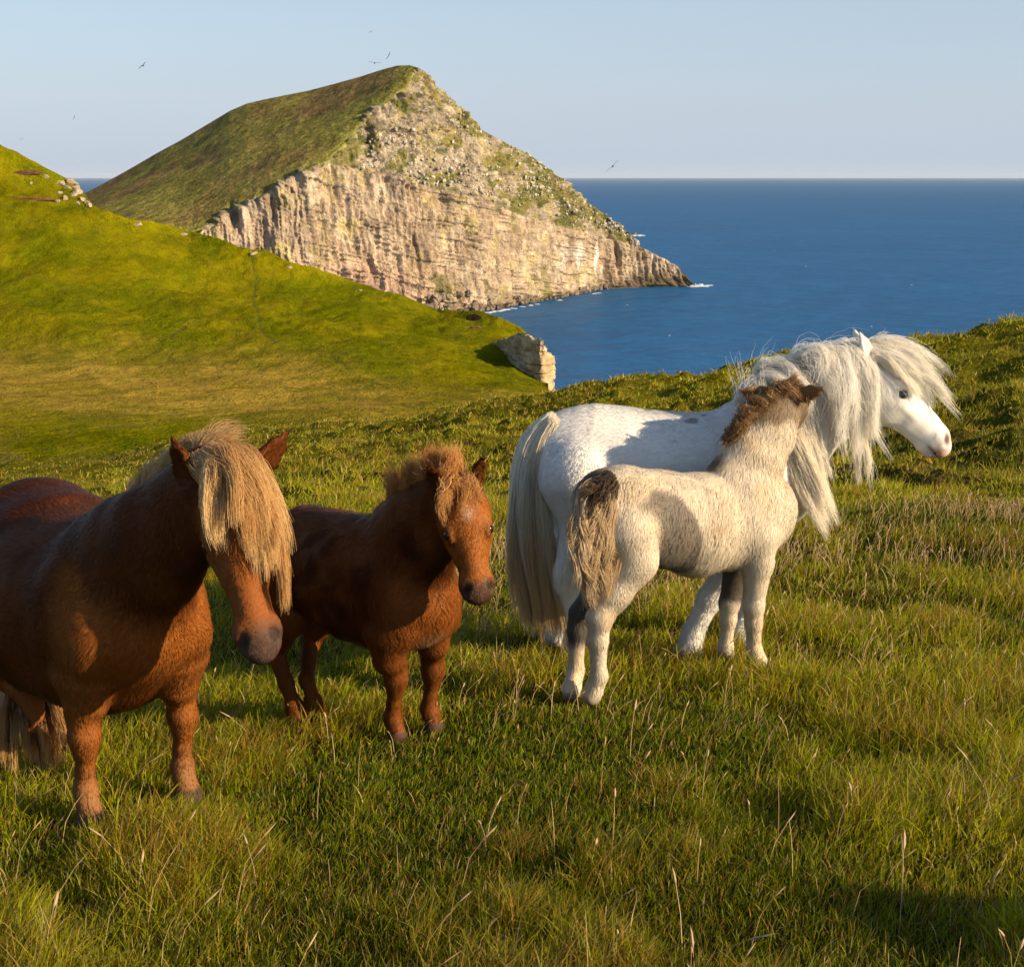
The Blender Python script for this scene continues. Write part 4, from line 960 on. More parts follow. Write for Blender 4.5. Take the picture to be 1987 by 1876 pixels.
    return finish_pony(b, "chestnut_pony", "stout chestnut pony with a thick blond forelock over its eyes, cut by the picture edge", None, colf, parts)

# ---- chestnut foal
def chestnut_foal():
    feet = [ground_pt(*q) for q in ((767, 1436), (838, 1417), (577, 1411), (616, 1404))]
    o = np.mean(feet, 0); b = Body(o, -41.0, 0.0062); L = lambda *q: np.array(q, float)
    rf, lf, rh, lh = [b.L(p) for p in feet]; b.feet = [b.L(p) for p in feet]
    H = .74
    S = lambda x, y, z: np.array([x*H, y*H, z*H])
    trunk(b, [(S(-.42, 0, .77), .11, .11), (S(-.33, 0, .78), .145, .145), (S(-.17, 0, .755), .17, .165), (S(.02, 0, .735), .19, .175), (S(.18, 0, .73), .19, .16), (S(.31, 0, .74), .175, .14), (S(.39, 0, .70), .13, .12)], comb=(-.7, 0, -.8))
    for s in (1, -1): b.seg(S(.30, s*.13, .80), S(.38, s*.13, .60), (.05, .085), (.05, .07), k=0.05, name="trunk", comb=(-.3, 0, -1))
    poll = b.D(890, 950, 4.27); muz = b.D(930, 1162, 4.12)
    n1 = S(.28, 0, .86); n3 = poll + L(-.03, 0, -.02); n2 = (n1 + n3)/2 + L(0, -.015, 0)
    b.chain([n1, (n1 + n2)/2, n2, n3], [(.105, .165), (.095, .145), (.085, .125), (.07, .09)], k=0.045, name="neck", comb=(-.5, 0, -1))
    lat = b.Lv(np.array([.975, .20, .10]))
    b.head(poll, muz, lat, foal=1.0, jaw=.95, wide=1.15, te=.42, ef=.105, ear_len=.29, ear_dirs=(b.Lv(np.array([.30, .1, .95])), b.Lv(np.array([-.5, -.1, .8]))))
    for ft, s in ((rf, -1), (lf, 1)):
        q = ft*[1, 1, 0]
        leg(b, [S(.34, s*.13, .56), S(.34, s*.135, .46), ft + L(.005, 0, .27), ft + L(.008, 0, .215), ft + L(.004, 0, .18), ft + L(-.004, 0, .13), ft + L(-.012, 0, .08), ft + L(0, 0, .05), ft + L(.01, 0, .02)], [.078, .046, .031, .033, .021, .016, .023, .020, .034])
    for ft, s in ((rh, -1), (lh, 1)):
        leg(b, [S(-.36, s*.12, .66), S(-.30, s*.14, .54), S(-.40, s*.12, .39), S(-.45, s*.11, .31), ft + L(-.05, 0, .15), ft + L(-.012, 0, .075), ft + L(0, 0, .025)], [.122, .076, .040, .031, .019, .023, .034])
    def colf(P, Nn, reg):
        n = fbm(P[:, 0]*8, P[:, 1]*8, P[:, 2]*8, oct=3, seed=231)
        c = mixc(np.tile([0.080, 0.024, 0.006], (len(P), 1)), [0.20, 0.065, 0.016], sstep(-.5, .7, n))  # dark trunk tone includes the shade lying on the flank
        t, fz, l = b.htfl(P); hd = reg["head"]
        mot = sstep(.1, .7, fbm(P[:, 0]*22, P[:, 1]*22, P[:, 2]*22, oct=2, seed=233)); c = mixc(c, [0.26, 0.12, 0.045], mot*reg['trunk']*sstep(.16, .02, P[:, 0])*0.5)
        c = mixc(c, [0.25, 0.075, 0.013], reg['trunk']*sstep(.20, .32, P[:, 0])*0.8)
        c = mixc(c, [0.31, 0.10, 0.018], hd*0.8); c = mixc(c, [0.20, 0.062, 0.012], reg['leg']*0.7)
        c = mixc(c, [0.55, 0.42, 0.30], hd*np.exp(-(((t - .27)/.06)**2 + (l/.045)**2))*(fz > 0)*0.55)
        c = mixc(c, [0.085, 0.052, 0.038], hd*sstep(.82, .93, t + .04*n - .03*(np.abs(l) < .05))*0.9)
        c = mixc(c, [0.60, 0.50, 0.42], hd*sstep(.94, .97, t)*sstep(-.035, -.055, fz)*sstep(-.10, -.07, fz)*0.9)
        c = mixc(c, [0.02, 0.015, 0.013], hd*np.exp(-((((t - .92) + .35*(fz - .07))/.036)**2 + ((fz - .070)/.042)**2)**1.5)*(np.abs(l) > .06)*0.95)
        c = mixc(c, [0.05, 0.03, 0.02], hd*np.exp(-(((t - b.te)/.05)**2 + ((fz - b.ef)/.05)**2))*(np.abs(l) > .09)*0.8)
        c = mixc(c, [0.50, 0.33, 0.18], reg["trunk"]*np.exp(-((P[:, 1])/.05)**2 - ((P[:, 2] - .40)/.04)**2)*(P[:, 0] > .2)*0.7)
        c = mixc(c, [0.055, 0.035, 0.025], reg["leg"]*sstep(.042, .032, b.zrel(P))*0.9)
        return c
    def parts(b, root):
        fur(b, root, 150000, lambda P, Nn, reg: 0.032 - .025*reg["head"] - .021*reg["leg"], 0.0008, colf, curl=0.25, lift=.38, droop=.3, rough=1.0, tone=.30)
        w = b.W
        def ginger(n, lid, seed, a=(.34, .13, .032), c=(.74, .40, .13)):
            rs = np.random.RandomState(seed); lc = rs.rand(lid.max() + 1); return mixc(a, c, np.clip(.6*lc[lid] + .4*rs.rand(n), 0, 1))
        n0 = w(S(.24, 0, 1.02)); pw = w(poll + L(-.01, 0, .035)); g = []
        for f in np.linspace(0, 1.0, 8):
            base = n0*(1 - f) + pw*f; base[2] += .035*math.sin(min(f, 1)*3.14)
            out = np.array([-.06 + .06*f, .02, .062 - .035*f + .025*math.sin(min(f, 1)*3.1)])
            g.append([base - out*.15, base + out*.4, base + out*.8 + [0, 0, .005], base + out*1.05])
        P, lid, s = locks(g, 10000, k=8, root=.055, spread=.045, clump=.35, per=9, wave=.008, wfreq=1.6, frizz=.0035, len_var=.5, seed=41)
        hair_obj("mane", P, hair_rad(len(P), 8, .0007), M_mane, root, C=ginger(len(P), lid, 41))
        hp = b.HP; g = []
        for l_, tl in ((-.17, .40), (-.11, .40), (-.05, .30), (.02, .24), (.08, .26), (.14, .30)):
            g.append([w(hp(-.02, .10, l_*.7)), w(hp(.05, .20, l_)), w(hp(.16, .235, l_*1.2)), w(hp(tl, .225, l_*1.35))])
        P, lid, s = locks(g, 1300, k=11, root=.04, spread=.022, clump=.8, per=4, wave=.008, wfreq=2.0, frizz=.001, len_var=.4, seed=42)
        hair_obj("forelock", P, hair_rad(len(P), 11, .0007), M_mane, root, C=ginger(len(P), lid, 42, (.45, .20, .05), (.80, .50, .20)))
        g = []; r = np.array([.75, .66, 0])
        for dx in (-.05, 0, .05):
            g.append([w(S(-.49, 0, .84)) + r*dx*.4, w(S(-.56, 0, .74)) + r*dx, w(S(-.58, 0, .52)) + r*dx*1.4, w(S(-.56, 0, .32)) + r*dx*1.2])
        P, lid, s = locks(g, 1200, k=9, root=.02, spread=.02, clump=.5, per=8, wave=.008, wfreq=2, frizz=.002, len_var=.3, seed=43)
        hair_obj("tail", P, hair_rad(len(P), 9, .0012), M_mane, root, C=ginger(len(P), lid, 43))
    return finish_pony(b, "chestnut_foal", "small fluffy chestnut foal standing between the chestnut pony and the white pony", None, colf, parts)
white_mare(); pale_foal(); chestnut_mare(); chestnut_foal()

# ------------------------------------------------------------------ rocks, cliff stub, boulders, surf, birds
def rock_mesh(seed, flat=0.7):
    """a blocky weathered stone about 1 m across: a cube cut by random planes and roughened"""
    rs = np.random.RandomState(seed)
    n = 5; fs = []; V = []
    idx = {}
    def vid(p):
        k = tuple(np.round(p, 4))
        if k not in idx: idx[k] = len(V); V.append(p)
        return idx[k]
    g = np.linspace(-1, 1, n)
    for ax in range(3):
        for sg in (-1, 1):
            for i in range(n - 1):
                for j in range(n - 1):
                    q = []
                    for (a, c) in ((i, j), (i + 1, j), (i + 1, j + 1), (i, j + 1)):
                        p = [0, 0, 0]; p[ax] = sg; p[(ax + 1) % 3] = g[a]; p[(ax + 2) % 3] = g[c]; q.append(vid(np.array(p, float)))
                    fs.append(q if sg > 0 else q[::-1])
    P = np.array(V)
    P = P*(0.55 + 0.45/np.maximum(np.linalg.norm(P, axis=1, keepdims=True), 1))
    for _ in range(7):
        d = rs.randn(3); d /= np.linalg.norm(d); lim = 0.55 + 0.25*rs.rand(); e = P @ d - lim
        P = P - np.where(e > 0, e, 0)[:, None]*d*0.85
    P += 0.05*rs.randn(*P.shape)
    P *= np.array([0.5, 0.5, 0.5*flat])*(0.8 + 0.4*rs.rand(3))
    return P, np.array(fs)
def rock_data(name, mat, seeds, tint):
    out = []
    for s in seeds:
        P, Fq = rock_mesh(s); c = np.tile(tint, (len(P), 1))*(0.85 + 0.3*np.random.RandomState(s).rand(len(P), 1))
        o = mesh_obj(name, P, Fq, mat, col=c, smooth=False); me = o.data; bpy.data.objects.remove(o); out.append(me)
    return out
def place(me, name, loc, size, rs, label, cat, group, tilt=0.4):
    o = bpy.data.objects.new(name, me); COL.objects.link(o)
    o.location = tuple(float(v) for v in loc); o.scale = tuple(float(v) for v in (size*(0.75 + 0.5*rs.rand(3))))
    o.rotation_euler = (tilt*rs.randn(), tilt*rs.randn(), 6.28*rs.rand()); tag(o, label, cat, group); return o
def hill_hit(px, py, objname):
    """surface point of a built landform seen at a picture position"""
    o = bpy.data.objects[objname]; r = ray(px, py)
    ok, loc, nr, ix = o.ray_cast(Vector((0, 0, CAMZ)), Vector(r.tolist()).normalized())
    return np.array(loc) if ok else None

def build_cliff_stub():
    # the sandstone end of the hill: a block with a bedded face that turns round its seaward corner
    px = np.array([930, 945, 960, 975, 990, 1003, 1015, 1028, 1040, 1052, 1060, 1066, 1069, 1068, 1066, 1064])
    top = np.array([676, 668, 664, 661, 656, 648, 650, 654, 658, 664, 673, 686, 692, 694, 698, 704])
    Yd = np.array([291, 286, 281, 276, 268, 259, 254, 251, 249, 248, 249, 252, 258, 270, 292, 325.])
    t = np.linspace(0, len(px) - 1, 240); ii = np.arange(len(px))
    px, top, Yd = np.interp(t, ii, px), np.interp(t, ii, top), np.interp(t, ii, Yd)
    top = top + 2.5*vnoise(px*0.12, px*0, seed=310) + 1.5*vnoise(px*0.4, px*0, seed=311)
    T = unproj(px, top, Yd)
    nv = 110; v = np.linspace(0, 1, nv); H = 13.0
    V = np.repeat(T[:, None], nv, 1); V[..., 2] -= v[None]*H
    s = np.cumsum(np.r_[0, np.linalg.norm(np.diff(T[:, :2], axis=0), axis=1)])
    tg = np.gradient(T[:, :2], axis=0); tg /= np.linalg.norm(tg, axis=1, keepdims=True) + 1e-9; nr = np.stack([tg[:, 1], -tg[:, 0]], 1)
    Z = V[..., 2]; S = np.repeat(s[:, None], nv, 1)
    bed = Z + 0.06*S + 0.25*fbm(S*0.2, Z*0.3, oct=2, seed=301)
    ledge = np.floor(bed/1.15)*1.0; hsh = vnoise(ledge*7.3, S*0.12 + ledge*3.1, seed=302)
    d = 0.55*hsh + 0.9*v[None]*1.4 - 0.5*sstep(.86, 1.0, (bed/1.15) % 1.0) + 0.45*fbm(S*0.5, Z*0.5, oct=3, seed=303) - 0.5*sstep(.35, .6, np.abs(vnoise(S*.35, Z*.05, seed=305)))
    V[..., 0] += nr[:, None, 0]*d; V[..., 1] += nr[:, None, 1]*d
    ctr = np.array([unproj(np.array(985.), np.array(668.), np.array(300.))])[0]
    roof = [(V[:, 0]*(1 - f) + (ctr + [0, 0, 0.4*f])*f)[:, None] for f in (0.75, 0.4, 0.15, 0.04)]
    A = np.concatenate(roof + [V], 1)
    n = fbm(A[..., 0]*0.4, A[..., 2]*0.9, oct=3, seed=306); n2 = fbm(A[..., 0]*1.5, A[..., 2]*1.5, oct=2, seed=307)
    c = mixc([0.40, 0.29, 0.155], [0.50, 0.39, 0.23], sstep(-.5, .6, n)); c = mixc(c, [0.24, 0.17, 0.10], sstep(.3, .9, n2)*0.6)
    c[:, :3] = mixc(c[:, :3], [0.13, 0.14, 0.02], 0.75 + 0*n[:, :3])
    o = mesh_obj("sea_cliff", A.reshape(-1, 3), grid_faces(A.shape[0], A.shape[1]), M_stone, col=c.reshape(-1, 3)); tag(o, kind="structure")
build_cliff_stub()

def lump(name, ctr, rx, rz, col, label, cat, mat, depth=0.6, seed=0, group=None, nrm=(0.35, -0.9, 0.2)):
    """an uneven bank of bare earth standing out of the slope"""
    rs = np.random.RandomState(seed); nr_, na = 7, 36
    nrm = np.array(nrm); nrm /= np.linalg.norm(nrm); u = np.cross([0, 0, 1], nrm); u /= np.linalg.norm(u); w = np.cross(nrm, u)
    V = [ctr + nrm*depth]; C = [col]
    for i in range(1, nr_ + 1):
        f = i/nr_
        for a in np.linspace(0, 2*math.pi, na + 1)[:-1]:
            rr = 1 + 0.28*vnoise(np.array(2*math.cos(a) + seed), np.array(2*math.sin(a) + seed), seed=seed)
            V.append(ctr + u*rx*rr*f*math.cos(a) + w*rz*rr*f*math.sin(a) + nrm*(depth*(1 - f**3)*(0.8 + 0.4*rs.rand()) - 0.5*depth*(f == 1))); C.append(col)
    Ft = np.array([[0, 1 + k, 1 + (k + 1) % na] for k in range(na)])
    Fq = np.array([[1 + i*na + k, 1 + (i + 1)*na + k, 1 + (i + 1)*na + (k + 1) % na, 1 + i*na + (k + 1) % na] for i in range(nr_ - 1) for k in range(na)])
    o = mesh_obj(name, np.array(V), [Ft, Fq], mat, col=np.array(C)*(0.8 + 0.4*rs.rand(len(C), 1)), smooth=False, origin=ctr)
    tag(o, label, cat, group); return o
M_soil = land_mat("bare_peat", [0.8, 4.0], [(2.0, 0.3, 0.8)], lo=0.6, hi=1.3)
for (px, py, rx, rz, col, label) in [
        (919, 622, 1.7, 1.5, (0.018, 0.012, 0.008), "black peat hollow, its shade put into the colour, at the seaward end of the green hill"),  # near-black paints the hole's shade over the peat brown
        (925, 637, 1.6, 0.5, (0.16, 0.075, 0.04), "red brown earth slip below the black peat hollow"),
        (52, 387, 6.5, 0.55, (0.15, 0.07, 0.04), "long brown earth scar below the rocks at the left picture edge"),
        (45, 336, 4.2, 0.6, (0.13, 0.065, 0.04), "short brown earth scar high on the left hill shoulder")]:
    p = hill_hit(px, py, "hill")
    if p is not None: lump("peat_bank", p, rx, rz, np.array(col), label, "earth bank", M_soil, depth=0.35, seed=int(px))

rs_ = np.random.RandomState(99)
STONES = rock_data("rock", M_stone, [1, 2, 3, 4, 5, 6], np.array([0.36, 0.285, 0.20]))
spots = [(112, 333, 1.6), (121, 339, 2.6), (132, 348, 2.0), (138, 352, 2.9), (147, 362, 1.9), (151, 371, 2.6), (161, 384, 2.2), (168, 391, 1.6), (120, 352, 1.9), (132, 362, 2.1), (142, 375, 1.8), (128, 383, 1.7), (98, 386, 1.6), (110, 389, 1.8), (90, 340, 1.4), (60, 352, 1.0), (115, 372, 1.3), (172, 397, 2.0), (150, 391, 1.3), (104, 329, 1.7)]
for x, y, s in spots:
    p = hill_hit(x, y + 3, "hill")
    if p is not None: place(STONES[rs_.randint(6)], "rock", p, s, rs_, "pale sandstone rock in the outcrop on the left hill's shoulder", "rock", "rocks of the outcrop on the hill shoulder", 0.25)
for x, y, s, lb in [(266, 433, 1.9, "brownish rock on the hill crest nearest the outcrop"), (355, 453, 1.9, "flat pale rock on the hill crest below the headland's grass"), (492, 489, 2.0, "low pale ledge on the hill crest below the cliff"), (560, 516, 1.5, "small rock on the hill crest at the cliff's dark left end"), (700, 560, 1.4, "small dark rock on the hill crest under the middle of the cliff")]:
    p = hill_hit(x, y + 3, "hill")
    if p is not None: place(STONES[rs_.randint(6)], "rock", p, s, rs_, lb, "rock", None, 0.15).scale[2] *= 0.6

# boulders at the foot of the headland
BOULD = rock_data("boulder", M_rock, [11, 12, 13, 14, 15, 16], np.array([0.20, 0.155, 0.11]))
hx, hyb, hdb, HP_ = HL
for k in range(170):
    x = 815 + 370*rs_.rand()**0.9; band = 30*max(0.0, 1 - abs(x - 900)/140) + 9
    up = band*rs_.rand()**1.4
    y = float(np.interp(x, hx, hyb)) - up - 1
    d = float(np.interp(x, hx, hdb)) + 0.15*up - 3 - 3*rs_.rand(); p = unproj(np.array(x), np.array(y), np.array(d))
    p[2] = max(p[2], -119.5)
    place(BOULD[rs_.randint(6)], "boulder", p, 3.0 + 5.5*rs_.rand()**2, rs_, "brown boulder in the rubble along the headland's foot", "boulder", "boulders along the headland's foot", 0.5)
# pale stones scattered over the upper slope of the headland
def build_scree():
    Vs, Fs, Cs, off = [], [], [], 0
    base = [rock_mesh(s) for s in (21, 22, 23, 24)]
    rs = np.random.RandomState(55); nu, ny = HP_.shape[:2]; n = 0
    cand_x = rs.uniform(700, 1240, 9000); cand_f = rs.rand(9000)
    for x, f in zip(cand_x, cand_f):
        ysk = interp(x, SKY_H); yc = interp(x, CT); y = ysk + 4 + (yc - ysk - 6)*f
        if x < 806 and y < interp(x, GB) + 8: continue
        if vnoise(np.array(x*0.02), np.array(y*0.03), seed=57) + 0.35*rs.randn() < 0.05: continue
        if x < 850 and y < 250: continue
        i = int(np.clip((x - 120)/(1347 - 120)*(nu - 1), 0, nu - 1)); yb = float(np.interp(x, hx, hyb))
        j = int(np.clip((yb - y)/(yb - ysk)*(ny - 1), 0, ny - 1)); p = HP_[i, j]
        P, Fq = base[rs.randint(4)]; s = 1.2 + 2.6*rs.rand()**2.5
        a = 6.28*rs.rand(); R = np.array([[math.cos(a), -math.sin(a), 0], [math.sin(a), math.cos(a), 0], [0, 0, 1]])
        V = (P*s*np.array([1, 1, 1.3])) @ R.T + p + np.array([0, -0.5, 0.2*s]); Vs.append(V); Fs.append(Fq + off); off += len(V)
        Cs.append(np.tile(np.array([0.50, 0.45, 0.36])*(0.6 + 0.6*rs.rand()), (len(V), 1))); n += 1
        if n > 1300: break
    o = mesh_obj("scree", np.concatenate(Vs), np.concatenate(Fs), M_rock, col=np.concatenate(Cs), smooth=False)
    tag(o, "pale loose stones strewn over the headland's upper slope", "scree", kind="stuff")
build_scree()

def build_surf():
    m = plain("sea_foam", (0.62, 0.65, 0.66), 0.8, 0.2)
    rs = np.random.RandomState(66); Vs, Fs, off = [], [], 0
    def blob(p, sx, sy, sz):
        nonlocal off
        na = 14; V = [p + [0, 0, sz]]
        for f in (0.55, 1.0):
            for a in np.linspace(0, 6.283, na + 1)[:-1]:
                r = f*(0.65 + 0.6*rs.rand()); V.append(p + np.array([sx*r*math.cos(a), sy*r*math.sin(a), sz*(1 - f)*(0.4 + rs.rand()) - 0.1*f]))
        F_ = [[0, 1 + k, 1 + (k + 1) % na] for k in range(na)]
        for k in range(na):
            a, c = 1 + k, 1 + (k + 1) % na; F_ += [[a, a + na, c + na], [a, c + na, c]]
        Vs.append(np.array(V)); Fs.append(np.array(F_) + off); off += len(V)
    def at(px, py):
        r = ray(px, py); t = (-119.8 - CAMZ)/r[2]; return np.array([0, 0, CAMZ]) + t*r
    for k in range(34):
        x = rs.choice([rs.uniform(905, 985), rs.uniform(985, 1060), rs.uniform(1060, 1180)], p=[.6, .28, .12]); y = float(np.interp(x, [905, 950, 1000, 1050, 1110, 1180], [608, 605, 597, 587.5, 577, 563])) + rs.rand()*2.5
        blob(at(x, y), 1.5 + 3*rs.rand(), 1.5 + 4*rs.rand(), 0.3)
    for k in range(34):
        x = 1340 + 36*rs.rand()**1.3; blob(at(x, 553.5 + 3*rs.rand()), 2 + 3*rs.rand(), 4 + 6*rs.rand(), 0.4 + 2.2*rs.rand()*(x < 1365))
    for k in range(12):
        blob(at(1225 + 20*rs.rand(), 457 + 1.5*rs.rand()), 4 + 5*rs.rand(), 12, 1.0 + 1.5*rs.rand())
    for k in range(9):       # scattered whitecaps
        blob(at(rs.uniform(1120, 1950), rs.uniform(420, 660)), 0.6 + 0.8*rs.rand(), 0.8, 0.25)
    tag(mesh_obj("surf", np.concatenate(Vs), np.concatenate(Fs), m, smooth=True), "white surf breaking along the headland's foot and tip", "surf", kind="stuff")
    p = at(1233, 456.5); place(BOULD[2], "skerry", p + [0, 20, 1], 13, rs, "dark low skerry in the sea beyond the headland", "skerry", None, 0.05)
build_surf()

# ------------------------------------------------------------------ birds in the air
M_bird = plain("dark_plumage", (0.035, 0.028, 0.024), 0.8, 0.1)
def bird(px, py, Y, span, roll, yaw, bend, label):
    c = unproj(np.array(px), np.array(py), np.array(float(Y)))
    root = empty("seabird", c); tag(root, label, "bird", "birds over the bay")
    th = np.linspace(0, 6.283, 11)[:-1]
    secs = [(-.42, .012), (-.30, .05), (-.15, .09), (0.05, .11), (.2, .085), (.30, .06), (.37, .05), (.43, .02)]
    V = np.array([[x*span*.8, r*span*.55*math.cos(a), r*span*.5*math.sin(a)] for x, r in secs for a in th]); n = 10
    Fq = np.array([[i*n + k, i*n + (k + 1) % n, (i + 1)*n + (k + 1) % n, (i + 1)*n + k] for i in range(len(secs) - 1) for k in range(n)])
    parts_ = [("body", V, Fq)]
    for sg in (1, -1):
        st = [(0.0, .12, .10, 0), (.17, .13, .08, .06), (.30, .10, .03, .09), (.42, .05, -.03, .07), (.5, -.02, -.05, .045)]
        W_ = []
        for (y, xf, xb, z) in st:
            ch = [(xf, 0.0), ((xf + xb - .10)/2, .012), (xb - .10, 0.0), ((xf + xb - .10)/2, -.006)]
            for (x, dz) in ch: W_.append([x*span, sg*y*span, (z*bend + dz)*span])
        W_ = np.array(W_); f = np.array([[i*4 + k, i*4 + (k + 1) % 4, (i + 1)*4 + (k + 1) % 4, (i + 1)*4 + k] for i in range(4) for k in range(4)]); parts_.append(("wing", W_, f))
    tv = np.array([[-.28, -.03, 0], [-.28, .03, 0], [-.46, .07, .0], [-.46, -.07, .0], [-.28, -.03, .015], [-.28, .03, .015], [-.46, .07, .006], [-.46, -.07, .006]])*span*0.8
    parts_.append(("tail", tv, np.array([[3, 2, 1, 0], [4, 5, 6, 7], [0, 1, 5, 4], [1, 2, 6, 5], [2, 3, 7, 6], [3, 0, 4, 7]])))
    for nm, V, f in parts_:
        mesh_obj(nm, V, f, M_bird, root)
    root.rotation_euler = (roll, 0, yaw)
bird(1189, 323, 160, 1.75, -0.75, 1.5, 0.4, "dark seabird banking over the open sea right of the headland")
bird(727, 123, 190, 1.6, 0.05, 1.75, 0.9, "dark seabird gliding level just above the headland's summit")
bird(755, 107, 230, 1.0, -1.1, 1.3, 0.6, "upper of two small birds right of the gliding seabird")
bird(751, 113, 240, 0.8, -0.9, 2.0, 0.6, "lower of two small birds right of the gliding seabird")
bird(720, 62, 260, 1.2, -0.45, 1.6, 0.5, "seabird highest in the sky, well above the summit")
bird(277, 128, 230, 1.5, -0.7, 1.4, 0.8, "seabird alone over the headland's long left ridge")
bird(144, 228, 300, 1.2, -1.2, 1.6, 0.5, "small bird over the far left sea gap")
bird(42, 270, 340, 1.1, -0.4, 1.6, 0.5, "tiny faint bird low over the left hill shoulder")

# ------------------------------------------------------------------ grass
def blades(name, X, Y, h, w, lean, col, seg3, mat, label, cat, tipcol=None):
    n = len(X); Z = zg(X, Y)
    if seg3: t = np.array([0, .42, .76, 1.0])
    else: t = np.array([0, 1.0])
    side_a = RS.rand(n)*6.283; sd = np.stack([np.cos(side_a), np.sin(side_a), np.zeros(n)], 1)
    root = np.stack([X, Y, Z - 0.008], 1)
    spine = root[:, None] + np.array([0, 0, 1.0])*(h[:, None]*(t - 0.22*t**2*np.clip(np.linalg.norm(lean, axis=1), 0, 1.5)[:, None]))[..., None] + np.concatenate([lean, np.zeros((n, 1))], 1)[:, None]*(h[:, None]*t**1.8)[..., None]
    if seg3:
        ws = w[:, None]*np.array([0.9, 1.0, 0.7])*0.5
        Lf = spine[:, :3] - sd[:, None]*ws[..., None]; Rt = spine[:, :3] + sd[:, None]*ws[..., None]
        V = np.concatenate([np.stack([Lf, Rt], 2).reshape(n, 6, 3), spine[:, 3:]], 1)
        b0 = (np.arange(n)*7)[:, None]
        Fq = np.concatenate([b0 + [[0, 1, 3, 2]], b0 + [[2, 3, 5, 4]]]); Ft = b0 + [[4, 5, 6]]; m = 7; Fl = [Fq, Ft]
    else:
        V = np.stack([spine[:, 0] - sd*w[:, None]*.5, spine[:, 0] + sd*w[:, None]*.5, spine[:, 1]], 1); m = 3
        Fl = [(np.arange(n)*3)[:, None] + [[0, 1, 2]]]
    C = np.repeat(col[:, None], m, 1)
    if tipcol is not None: C[:, -1] = tipcol; 
    if tipcol is not None and seg3: C[:, -3:-1] = 0.65*C[:, -3:-1] + 0.35*tipcol[:, None]
    o = mesh_obj(name, V.reshape(-1, 3), Fl, mat, col=C.reshape(-1, 3), smooth=False)
    return tag(o, label, cat, kind="stuff")
def blade_colour(X, Y, n, rs):
    a, b = turf_noise(X, Y)
    c = mixc([0.070, 0.125, 0.002], [0.37, 0.365, 0.006], np.clip(sstep(-.8, .8, a + 0.6*b)*0.6 + 0.55*rs.rand(n)**1.3, 0, 1))
    big = fbm(X*0.35, Y*0.35, oct=2, seed=33)
    c = c*(1 - 0.35*sstep(.0, .7, -big))[:, None]
    br = rs.rand(n); c = mixc(c, [0.33, 0.17, 0.025], (br < 0.15 + 0.28*sstep(.0, .7, b - .3*big))*0.85); c = mixc(c, [0.52, 0.38, 0.16], (br > 0.955 - 0.06*sstep(0, .8, a))*0.9)
    return c*(0.65 + 0.7*rs.rand(n, 1))
WIND = np.array([0.22, 0.05])
def near_grass():
    rs = np.random.RandomState(3)
    n = 215000
    # sample distance so that blades keep an even spacing on the picture, gathered in tufts
    nt = 15000; ty = 2.35*np.exp(rs.rand(nt)**0.85*math.log(10.2/2.35)); tu = rs.uniform(-.43, .43, nt); tx = tu*ty
    th = rs.rand(nt); tl = rs.randn(nt, 2)*0.22
    k = rs.randint(nt, size=n); loose = rs.rand(n) < 0.42
    sp = 0.035 + 0.03*rs.rand(nt)[k]
    X = tx[k] + sp*rs.randn(n); Y = ty[k] + sp*rs.randn(n)
    yl = 2.35*np.exp(rs.rand(n)**0.85*math.log(10.2/2.35)); X = np.where(loose, rs.uniform(-.43, .43, n)*yl, X); Y = np.where(loose, yl, Y)
    a, b = turf_noise(X, Y)
    tall = sstep(-0.3, 0.7, b + 0.5*a)
    h = (0.032 + 0.060*tall)*(0.45 + 0.9*rs.rand(n)) + np.where(loose, 0, 0.05*th[k])*tall
    h *= 0.9 + 0.30*sstep(4.6, 2.9, Y)
    w = 0.0022*(0.6 + 0.8*rs.rand(n))*(0.75 + 0.12*Y)
    lean = WIND + np.where(loose[:, None], 0.42*rs.randn(n, 2), tl[k] + 0.38*rs.randn(n, 2))
    col = blade_colour(X, Y, n, rs)
    tip = mixc(col, [0.36, 0.28, 0.11], 0.55*(rs.rand(n) < .35))
    blades("grass", X, Y, h, w, lean, col, True, M_blade, "green and straw coloured meadow grass around the ponies", "grass", tip)
def mid_grass():
    rs = np.random.RandomState(4)
    n = 270000
    nt = 22000; ty = 8.8*np.exp(rs.rand(nt)*math.log(66/8.8)); tu = rs.uniform(-.5, .5, nt)
    k = rs.randint(nt, size=n); sp = 0.012*ty[k]*(0.5 + rs.rand(n)); X = tu[k]*ty[k] + sp*rs.randn(n); Y = ty[k] + sp*rs.randn(n)*1.3
    a, b = turf_noise(X, Y)
    h = (0.035 + 0.07*sstep(-.2, .7, b + rs.rand(nt)[k]*0.8 - .3))*(0.6 + 0.8*rs.rand(n))*(1 + 0.006*Y)
    w = 0.0016*Y**0.9*(0.7 + 0.6*rs.rand(n))
    lean = WIND*0.8 + 0.5*rs.randn(n, 2)
    col = blade_colour(X*0.6, Y*0.6, n, rs)
    col = mixc(col*1.15, [0.38, 0.29, 0.04], 0.28 + 0*X)
    lft = sstep(2, -12, X)*sstep(14, 35, Y)
    col = mixc(col, [0.26, 0.19, 0.06], lft*0.35*rs.rand(n)); 
    blades("grass", X, Y, h, w, lean, col, False, M_blade, "tussocky grass on the slope behind the ponies", "grass")
